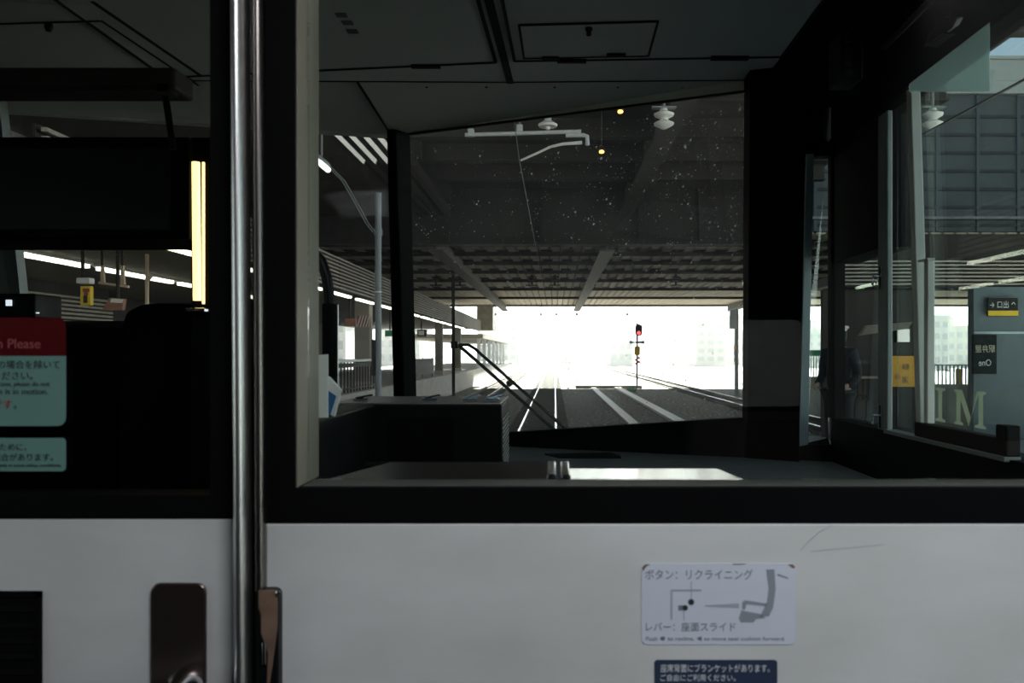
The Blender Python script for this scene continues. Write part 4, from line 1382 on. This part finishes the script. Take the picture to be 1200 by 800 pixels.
# galvanised pole with its slanting conduit
gp = thing('galvanised_pole', P(443.5, 470, 14), 'pale galvanised pole with slanting conduits, left of the centre pillar', 'pole')
xg = X(443.3, 14)
MB().tube([(xg, 14, -0.17), (xg, 14, Z(226, 14))], 0.052, 14).build('pole', M['galv'], gp, smooth=True)
MB().lathe((xg, 14, Z(272, 14)), [(0.07, -0.05), (0.07, 0.05)], 14).build('clamp', M['galv'], gp, smooth=True)
MB().lathe((xg, 14, Z(342, 14)), [(0.056, -0.012), (0.056, 0.012)], 14).build('band', M['white'], gp, smooth=True)
for d_ in (0, 3):
    MB().tube([P(440 - d_, 272, 13.9), P(432 - d_, 262, 13.9), P(420 - d_, 240, 13.7), P(404 - d_, 212, 13.5), P(384 - d_, 192, 13.2)], 0.010, 8).build('conduit', M['galv'], gp, smooth=True)
MB().box(xg - 0.10, xg - 0.05, 13.95, 14.05, Z(440, 14), Z(398, 14)).build('switch_box', M['fence'], gp)
# railings on the platform
fx = thing('platform_railing', (-6.5, 24, ZP), 'dark platform railing left of the centre pillar', 'railing')
fy0, fy1 = 20.5, 31.5
MB().box(-6.55, -6.45, fy0, fy1, ZP + 0.98, ZP + 1.08).build('top_rail', M['alu_dull'], fx, 0.02)
MB().box(-6.53, -6.47, fy0, fy1, ZP + 0.82, ZP + 0.95).build('mid_rail', M['fence'], fx)
MB().box(-6.53, -6.47, fy0, fy1, ZP + 0.12, ZP + 0.17).build('low_rail', M['fence'], fx)
y = fy0
k = 0
while y < fy1:
    r_ = 0.02
    MB().box(-6.52, -6.48, y - r_, y + r_, ZP + 0.0, ZP + 0.98).build('baluster', M['fence'], fx)
    y += 0.42
fx = thing('platform_railing', (-6.5, 40, ZP), 'dark solid railing panel right of the centre pillar', 'railing')
MB().box(-6.55, -6.45, 38.5, 45.5, ZP + 0.22, ZP + 1.0).build('panel', M['fence'], fx)
b = MB()
for yy in (38.6, 42, 45.4):
    b.box(-6.53, -6.47, yy - .04, yy + .04, ZP, ZP + 1.08)
b.build('posts', M['wireg'], fx)
# small far columns beyond the roof
for k in range(7):
    Y = 74 + 6 * k
    b = MB().box(-6.75, -6.45, Y - .12, Y + .12, ZP + 0.03, E + 1.25)
    tag(b.build('far_canopy_post', M['bpale2']), 'slim pale post under the sunlit far canopy', 'post', 'far canopy posts')
# platform back: slatted screen behind the near part, open further on
ss = thing('slatted_screen', (-14, 15, ZP), 'horizontal slatted screen at the back of the platform, seen through the door glass', 'screen')
b = MB()
k = 0
while k < 24:
    z = ZP + 0.1 + k * 0.12
    b.box(-14.05, -13.97, 6, 27, z, z + 0.06)
    k += 1
b.build('slats', M['slat'], ss)
MB().box(-14.2, -14.1, 6, 27, ZP + 0.03, E + 1.98).build('backing', M['fence'], ss)
# platform signs in the door view
ys = thing('platform_number_sign', P(100, 358, 14.5), 'yellow hanging sign with a pink top and the figure 1', 'sign')
MB().box(X(94, 14.5), X(106, 14.5), 14.5, 14.6, Z(357.5, 14.5), Z(335, 14.5)).build('board', M['yellow2'], ys, 0.01)
flat('symbol', [disc(99, 340, 2.4), disc(102.5, 340, 2.4), disc(100.5, 344, 2.6)], 14.49, M['pinkink'], ys, 0.005)
text('numeral', '1', 97.5, 102.5, 346, 355, 14.49, M['wire'], ys)
MB().box(X(88, 14.5), X(104, 14.5), 14.52, 14.7, Z(332, 14.5), Z(325, 14.5)).build('light_box', M['white'], ys, 0.02)
MB().tube([P(97, 325, 14.6), Vector((X(97, 14.6), 14.6, E + 1.98))], 0.03, 6).build('rod', M['fence'], ys)
rs = thing('route_sign', P(133, 362, 14.8), 'tilted red-brown and pale sign right of the yellow platform sign', 'sign')
MB().slab([P(120, 363, 14.8), P(143, 363, 14.8), P(145, 350, 14.8), P(128, 349, 14.8)], (0, 0.1, 0)).build('board', M['brick'], rs)
flat('panel', [[(129, 354), (143, 355), (144.5, 350.5), (130.5, 349.6)]], 14.79, M['white'], rs, 0.01)
MB().tube([P(138, 350, 14.85), Vector((X(138, 14.85), 14.85, E + 1.98))], 0.03, 6).build('rod', M['fence'], rs)
hb = thing('trapezoid_hanger', P(134, 336, 15), 'pale trapezoid hanger across the inner strip lights', 'hanger')
for px in (119.5, 143):
    MB().slab([P(px - 2, 333, 15), P(px + 2.5, 333, 15), P(px + 1, 311, 15), P(px - 1.5, 311, 15)], (0, 0.06, 0)).build('leg', M['awning'], hb)
MB().bar(P(116, 331, 15), P(151, 336, 15), 0.05, 0.04).build('crossbar', M['awning'], hb)
for px in (119.5, 143):
    MB().tube([P(px, 312, 15.03), Vector((X(px, 15.03), 15.03, E + 1.98))], 0.02, 6).build('rod', M['fence'], hb)
ps = thing('canopy_post', P(171.5, 372, 17), 'slim pale bracketed post near the warm strip in the door window', 'post')
MB().box(X(170, 17), X(173, 17), 17, 17.06, ZP, E + 1.98).build('post', M['awning'], ps)
MB().slab([P(173, 330, 17), P(180, 322, 17), P(173, 322, 17)], (0, 0.05, 0)).build('bracket', M['awning'], ps)
YN = 13.1
nb_ = thing('number_board', P(210, 286, YN), 'small pale board with rounded figures at the upper right of the door window gap', 'sign')
MB().box(X(200, YN), X(220, YN), YN, YN + 0.04, Z(285.5, YN), Z(274, YN)).build('board', M['white'], nb_)
text('lettering', '000', 202, 219, 274.8, 284.5, YN - 0.01, M['wire'], nb_)
MB().box(-5.95, X(203, YN), YN + 0.04, YN + 0.08, Z(281, YN), Z(278, YN)).build('bracket', M['fence'], nb_)
# pale wall above the canopy, seen over the hanging cabinet
struct('building_left', MB().box(-17, -15.6, 4, 60, ZP, E + 5), M['deckl'])
struct('clerestory_left', MB().box(-15.5, -15.0, 8, 27, E + 2.5, E + 4.4), M['slat'])

# ================================================================== FAR BUILDINGS
def building(px0, px1, pyt, Y, depth, m, label, rows=3, cols=4, roofbox=True):
    x0, x1, zt_ = X(px0, Y), X(px1, Y), Z(pyt, Y)
    o = thing('building', ((x0 + x1) / 2, Y, -0.17), label, 'building', None)
    MB().box(x0, x1, Y, Y + depth, -0.17, zt_).build('walls', m, o)
    MB().box(x0 - .2, x1 + .2, Y - .2, Y + depth + .2, zt_, zt_ + 0.4).build('roof_edge', m, o)
    wz = (zt_ + 0.17) / (rows + 0.5)
    wx = (x1 - x0) / cols
    for i in range(rows):
        for j in range(cols):
            MB().box(x0 + wx * (j + .2), x0 + wx * (j + .8), Y - .06, Y + .1, wz * (i + .55), wz * (i + 1.05)).build('window', M['bwin'], o)
    if roofbox:
        MB().box(x0 + wx * .4, x0 + wx * 1.4, Y + 2, Y + 5, zt_, zt_ + 2).build('plant_room', m, o)
    return o


building(560, 606, 378, 180, 20, M['bpale'], 'pale building beyond the end of the left canopy', 4, 5)
building(606, 648, 392, 240, 25, M['bpale2'], 'cool pale low building straight ahead where the tracks meet', 3, 5)
building(655, 712, 384, 230, 25, M['bpale'], 'pale block right of the track ahead, left of the signal mast', 4, 6)
building(716, 742, 398, 170, 18, M['bpale2'], 'low pale block just left of the signal mast', 2, 3)
building(757, 812, 382, 200, 25, M['bwarm'], 'warm pale block right of the signal mast', 4, 5)
building(816, 850, 376, 170, 20, M['bpale'], 'tall pale block left of the lineside mast', 5, 3)
building(852, 935, 372, 190, 25, M['bpale'], 'wide pale block partly behind the windscreen corner post', 5, 6)
building(940, 985, 388, 150, 20, M['bpale'], 'pale block seen in the quarter light', 4, 3)
building(1085, 1112, 372, 130, 20, M['bpale'], 'white block on the left inside the sash opening', 4, 3)
building(1110, 1150, 384, 150, 20, M['bwarm'], 'warm low block on the right inside the sash opening', 3, 4)
building(360, 405, 372, 90, 14, M['bpale'], 'white house front behind the first platform column', 3, 3)
building(440, 492, 376, 130, 14, M['bpale'], 'white house front behind the centre pillar', 3, 4)
# far catenary portals
for Y, lab in ((130, 'nearest grey overhead line portal over the far tracks'), (170, 'middle grey overhead line portal over the far tracks'), (215, 'farthest grey overhead line portal over the far tracks')):
    g = thing('line_portal', (-2, Y, -0.17), lab, 'portal', 'overhead line portals')
    for xx in (-5.6 if Y > 100 else -5.2, 2.2):
        MB().box(xx - .12, xx + .12, Y - .12, Y + .12, -0.17, E + 3.3).build('post', M['bpale2'], g)
    MB().box(-5.4, 2.3, Y - .1, Y + .1, E + 3.0, E + 3.25).build('beam', M['bpale2'], g)
    for xx in (-4.28, -0.53):
        MB().tube([(xx, Y, E + 3.0), (xx, Y, E + 2.6)], 0.04, 6).build('drop_arm', M['bpale2'], g)
# low fence far right
fg = thing('green_fence', (25, 62, -0.17), 'green topped fence seen through the quarter light', 'fence')
MB().box(15, 24, 62, 62.1, Z(417, 62), Z(410, 62)).build('banner', M['green'], fg)
b = MB()
for k in range(46):
    b.box(15 + k * .2, 15.06 + k * .2, 62.02, 62.08, Z(441, 62), Z(417, 62))
b.build('bars', M['wireg'], fg)
MB().box(15, 24, 61.9, 62.2, -0.17, Z(441, 62)).build('base_wall', M['conc_dark'], fg)

# ================================================================== RIGHT HAND SIDE: facade, platform and its furniture
YF = 28.0
fcd = thing('station_building', (20, YF, E + 3.9), 'grey panelled station building front in the side window, pale parapet on top', 'building')
FX0, FX1, FZ0, FZ1 = 7.8, 30.0, E + 4.0, Z(112, YF)
MB().box(FX0, FX1, YF, YF + 0.5, FZ0, FZ1).build('panel_wall', M['facade'], fcd)
b = MB()
for k in range(12):
    xx = X(1050, YF) + (k - 3) * 47.5 / F * YF
    if FX0 < xx < FX1:
        b.box(xx - 0.05, xx + 0.05, YF - 0.08, YF, FZ0, FZ1)
b.build('mullions', M['facademull'], fcd)
b = MB()
for k in range(9):
    zz = Z(137 + 21.2 * k, YF)
    if zz > FZ0:
        b.box(FX0, FX1, YF - 0.06, YF, zz - 0.05, zz + 0.05)
b.build('rails', M['facadejoint'], fcd)
MB().box(FX0, FX1, YF - 0.25, YF + 0.5, FZ1, Z(73, YF)).build('parapet', M['parapet'], fcd)
MB().box(FX0, FX1, YF - 0.35, YF + 0.6, Z(73, YF), Z(69.5, YF)).build('coping', M['parapet'], fcd)
MB().box(FX0, FX1, YF - 0.3, YF + 0.4, Z(258, YF), Z(255, YF)).build('ledge', M['wireg'], fcd)

# right platform
RP1 = 12.7
struct('platform_right', MB().box(1.0, 14, -4, RP1, -0.3, ZP), M['conc_dark'])
struct('platform_right_paving', MB().box(1.0, 13.9, -4, RP1 + 0.05, ZP, ZP + 0.03), M['plat'])
YK = 12.2
ls = thing('slatted_beam', (X(1090, YK), YK, Z(335, YK)), 'dark slatted beam crossing the side window above the sign column', 'beam')
bx0, bx1 = X(984, YK), X(1290, YK)
b = MB()
for k in range(7):
    zz = Z(333 - 4.4 * k, YK)
    b.box(bx0, bx1, YK - 0.08, YK, zz - 0.012, zz + 0.010)
b.build('slats', M['slat'], ls)
MB().box(bx0, bx1, YK, YK + 0.12, Z(336, YK), Z(303, YK)).build('backing', M['fence'], ls)
MB().box(X(984, YK), X(1290, YK), YK + 0.02, YK + 0.3, Z(303, YK), Z(274, YK)).build('upper_board', M['cabbrown'], ls)
MB().box(X(1142, YK), X(1152, YK), YK + 0.02, YK + 0.2, ZP + 0.03, Z(336, YK)).build('prop', M['bluegrey'], ls)
kk = thing('platform_kiosk', (X(1030, YK), YK, ZP + 0.03), 'dark brown kiosk wall with a beige awning behind the uniformed person', 'kiosk')
MB().box(X(973, YK), X(1086, YK), YK + 0.34, YK + 0.45, ZP + 0.03, Z(338, YK)).build('wall', M['kiosk'], kk)
MB().slab([P(1008, 393, 11.9), P(1064, 385, 11.9), P(1070, 377, 12.15), P(1016, 381, 12.15)], (0, 0.1, 0.0)).build('awning', M['awning'], kk)
MB().box(X(1003, YK), X(1085, YK), YK + 0.2, YK + 0.34, Z(444, YK), Z(441.5, YK)).build('counter_edge', M['awning'], kk)
MB().box(X(976, YK), X(1030, YK), YK + 0.3, YK + 0.34, Z(456, YK), Z(454.8, YK)).build('skirting_line', M['cabbrown'], kk)
YW = YK + 0.24
lpn = MB().box(X(1051.8, YW), X(1066.7, YW), YW + 0.03, YK + 0.34, Z(401.2, YW), Z(385, YW)).build('light_panel_frame', M['fence'], kk)
MB().box(X(1052.5, YW), X(1066, YW), YW, YW + 0.04, Z(400.5, YW), Z(385.5, YW)).build('light_panel', emit('lit_panel', (1, .9, .82), 0.75), lpn)
yp = thing('yellow_poster', P(1059, 453, 12.0), 'yellow poster with reversed dark writing between the window posts', 'poster')
MB().box(X(1046, 12), X(1072, 12), 12.0, 12.04, Z(453, 12), Z(417, 12)).build('board', M['yellow'], yp)
text('lettering', '極楽', 1057, 1065.5, 426, 433, 11.99, M['wire'], yp, True)
text('lettering', '湯', 1057, 1064.5, 441, 449, 11.99, M['wire'], yp, True)
text('lettering', '温泉', 1048, 1055, 438, 444, 11.99, M['redink'], yp, True)
MB().box(X(1052, 12), X(1066, 12), 12.02, 12.06, ZP + 0.03, Z(453, 12)).build('stand', M['fence'], yp)
# blue-grey column with two signs
bc = thing('sign_column', (X(1185, 12.1), 12.1, ZP + 0.03), 'broad blue-grey column at the right edge of the side window', 'column')
MB().box(X(1141, 12.1), X(1290, 12.1), 12.1, 12.19, ZP + 0.03, Z(336, 12.1)).build('shaft', M['bluegrey'], bc)
MB().box(X(1141, 12.1), X(1290, 12.1), 12.07, 12.1, Z(391, 12.1), Z(388.5, 12.1)).build('band', M['tealtrim'], bc)
xs_ = thing('exit_sign', P(1176, 371, 12.05), 'dark direction sign with reversed white writing and a yellow stripe', 'sign')
MB().box(X(1157, 12.05), X(1192, 12.05), 12.03, 12.06, Z(370.5, 12.05), Z(349, 12.05)).build('board', M['fence'], xs_)
MB().box(X(1157, 12.05), X(1192, 12.05), 12.02, 12.03, Z(370, 12.05), Z(364, 12.05)).build('stripe', M['yellow2'], xs_)
text('lettering', '↑ 出口 ←', 1160, 1190, 352.5, 361, 12.02, M['ink_white'], xs_, True)
on = thing('shop_sign', P(1155, 438, 12.05), 'dark upright sign with pale reversed writing, below the yellow striped one', 'sign')
MB().box(X(1141, 12.0), X(1168, 12.0), 12.0, 12.06, Z(438, 12), Z(392, 12)).build('board', M['signdark'], on)
text('lettering', '駅弁屋', 1143, 1166, 404, 413, 11.99, M['cream'], on, True)
text('lettering', 'One', 1147, 1161.5, 421, 428.5, 11.99, M['white'], on, True)
# railing, yellow post and low wall beyond the platform, in the bright opening
rf = thing('yard_railing', P(1115, 450, 26), 'grey railing across the bottom of the bright sash opening', 'railing')
b = MB()
for k in range(50):
    xx = X(1086, 26) + k * 0.12
    b.box(xx - .015, xx + .015, 26, 26.04, Z(450, 26), Z(427, 26))
b.build('bars', M['bluegrey'], rf)
MB().box(X(1080, 26), X(1215, 26), 25.98, 26.06, Z(428.5, 26), Z(427, 26)).build('top_rail', M['bluegrey'], rf)
MB().box(X(1080, 26), X(1215, 26), 25.97, 26.07, -0.17, Z(450, 26)).build('base_wall', M['corrshade'], rf)
ypst = MB().box(X(1125, 25.95), X(1130.5, 25.95), 26.15, 26.25, -0.17, Z(432, 26))
tag(ypst.build('marker_post', M['yellow'], None, 0.02), 'short yellow post before the grey railing in the sash opening', 'post')


# ------------------------------------------------------------------ the uniformed person on the right platform
def skin_mesh(name, verts, edges, radii, m, parent, root=0, sub=2):
    me = bpy.data.meshes.new(name)
    me.from_pydata([Vector(v) for v in verts], edges, [])
    me.materials.append(m)
    o = bpy.data.objects.new(name, me)
    C.objects.link(o)
    o.parent = parent
    ORG[o.name] = ORG[parent.name]
    sk = o.modifiers.new('skin', 'SKIN')
    sk.use_smooth_shade = True
    lay = me.skin_vertices[0] if me.skin_vertices else None
    if lay is None:
        bpy.context.view_layer.objects.active = o
        bm = bmesh.new()
        bm.from_mesh(me)
        bm.verts.layers.skin.verify()
        bm.to_mesh(me)
        bm.free()
        lay = me.skin_vertices[0]
    for i, r_ in enumerate(radii):
        lay.data[i].radius = r_ if isinstance(r_, tuple) else (r_, r_)
        lay.data[i].use_root = (i == root)
    sb_ = o.modifiers.new('smooth', 'SUBSURF')
    sb_.levels = sub
    sb_.render_levels = sub
    return o


def person(loc, face, label):
    p = thing('person', loc, label, 'person')
    p.rotation_euler = (0, 0, face)          # builds facing -Y
    V, Ed, R = [], [], []

    def v(x, y, z, r_, link=None):
        V.append((x, y, z))
        R.append(r_)
        if link is not None:
            Ed.append((link, len(V) - 1))
        return len(V) - 1
    pel = v(0, 0, .92, (.13, .10))
    wst = v(0, 0, 1.06, (.12, .09), pel)
    chs = v(0, .01, 1.26, (.15, .105), wst)
    shl = v(0, .01, 1.40, (.11, .08), chs)
    nck = v(0, -.005, 1.47, .048, shl)
    jaw = v(0, -.025, 1.53, (.058, .062), nck)
    fac = v(0, -.012, 1.60, (.072, .085), jaw)
    crn = v(0, -.005, 1.665, (.058, .07), fac)
    nos = v(0, -.105, 1.575, .013, jaw)
    for s_ in (-1, 1):
        er = v(.078 * s_, .0, 1.585, .014, fac)
        hp_ = v(.095 * s_, 0, .86, .085, pel)
        kn = v(.10 * s_, -.01, .49, .058, hp_)
        an = v(.10 * s_, .02, .10, .040, kn)
        to = v(.11 * s_, -.12, .045, .035, an)
        sh = v(.175 * s_, .01, 1.385, .062, shl)
        el = v(.235 * s_, .03, 1.10, .042, sh)
        wr_ = v(.20 * s_, -.17, .98, .028, el)
        pm = v(.165 * s_, -.245, .975, (.022, .034), wr_)
        for j, (dz, ln) in enumerate(((.030, .062), (.011, .072), (-.009, .068), (-.028, .052))):
            f1 = v(.150 * s_, -.275, .975 + dz, .0095, pm)
            f2 = v(.135 * s_, -.275 - ln * .55, .972 + dz, .0085, f1)
            f3 = v(.112 * s_, -.275 - ln * .7, .960 + dz, .0075, f2)
        t1 = v(.140 * s_, -.225, 1.012, .0105, pm)
        t2 = v(.118 * s_, -.262, 1.022, .009, t1)
    skin_mesh('body', V, Ed, R, M['skin'], p)

    def garment(nm, pts, m):
        vv, ee, rr = [], [], []
        for x_, y_, z_, r_, ln in pts:
            vv.append((x_, y_, z_))
            rr.append(r_)
            if ln is not None:
                ee.append((ln, len(vv) - 1))
        return skin_mesh(nm, vv, ee, rr, m, p)
    jk = [(0, 0, .86, (.165, .13), None), (0, 0, 1.04, (.15, .12), 0), (0, .01, 1.26, (.18, .135), 1), (0, .01, 1.40, (.14, .10), 2), (0, 0, 1.455, (.07, .065), 3)]
    for s_ in (-1, 1):
        i0 = len(jk)
        jk += [(.18 * s_, .01, 1.385, .085, 3), (.245 * s_, .03, 1.10, .062, i0), (.207 * s_, -.15, .985, .046, i0 + 1)]
    garment('jacket', jk, M['uniform'])
    tr_ = [(0, 0, .92, (.15, .12), None)]
    for s_ in (-1, 1):
        i0 = len(tr_)
        tr_ += [(.098 * s_, 0, .85, .105, 0), (.102 * s_, -.01, .49, .082, i0), (.102 * s_, .015, .09, .068, i0 + 1)]
    garment('trousers', tr_, M['uniform'])
    org = ORG[p.name]
    for s_ in (-1, 1):
        MB().lofts([[org + Vector((.108 * s_ + a * .047 * k, b_ * .115 * k - .055, z)) for a, b_ in [(math.cos(t), math.sin(t)) for t in [2 * math.pi * q / 14 for q in range(14)]]] for z, k in ((0, 1), (.03, 1.02), (.07, .8), (.10, .5))]).build('shoe', M['shoe'], p, smooth=True)
    hr = MB()
    hr.lathe(org + Vector((0, .012, 1.585)), [(.06, -.06), (.088, -.03), (.094, .02), (.092, .06), (.07, .085)], 18)
    # keep the hair to the back of the head
    hr.v = [q if q.y > org.y + .012 else Vector((q.x, org.y + .012 + (q.y - org.y - .012) * .35, q.z)) for q in hr.v]
    hr.build('hair', M['hair'], p, smooth=True)
    cpn = MB().lathe(org + Vector((0, -.005, 1.64)), [(.095, -.015), (.097, .03), (.125, .055), (.118, .08), (.05, .092), (.01, .093)], 24).build('cap', M['white'], p, smooth=True)
    MB().lathe(org + Vector((0, -.005, 1.64)), [(.098, -.016), (.099, .02)], 24).build('cap_band', M['uniform'], cpn, smooth=True)
    vb = MB()
    pts = [org + Vector((.09 * math.sin(a), -.005 - .09 * math.cos(a), 1.63)) for a in [math.radians(d) for d in range(-65, 66, 13)]]
    pts2 = [org + Vector((.085 * math.sin(a), -.005 - .155 * math.cos(a), 1.612)) for a in [math.radians(d) for d in range(-65, 66, 13)]]
    vb.slab(pts + pts2[::-1], (0, 0, .005))
    vb.build('cap_peak', M['shoe'], cpn)
    return p


pers = person((X(983, 9.4), 9.4, ZP + 0.03), math.radians(-50), 'person in a dark uniform and white-topped cap on the right platform, hands together')
pers.scale = (0.89, 0.89, 0.89)

# ------------------------------------------------------------------ scattering volume added to overexpose the open yard beyond the roof
hm = bpy.data.materials.new('washout_volume')
hm.use_nodes = True
ht = hm.node_tree
ht.nodes.clear()
ho = ht.nodes.new('ShaderNodeOutputMaterial')
hv = ht.nodes.new('ShaderNodeVolumeScatter')
hv.inputs['Color'].default_value = (1, 1, 1, 1)
hv.inputs['Density'].default_value = 0.0014
hv.inputs['Anisotropy'].default_value = 0.3
ht.links.new(hv.outputs[0], ho.inputs['Volume'])
hz = MB().box(-150, 150, 73, 500, -0.16, 13).build('washout_haze', hm)
tag(hz, 'added scattering volume that whites out the open yard beyond the station roof', None, None, 'structure')
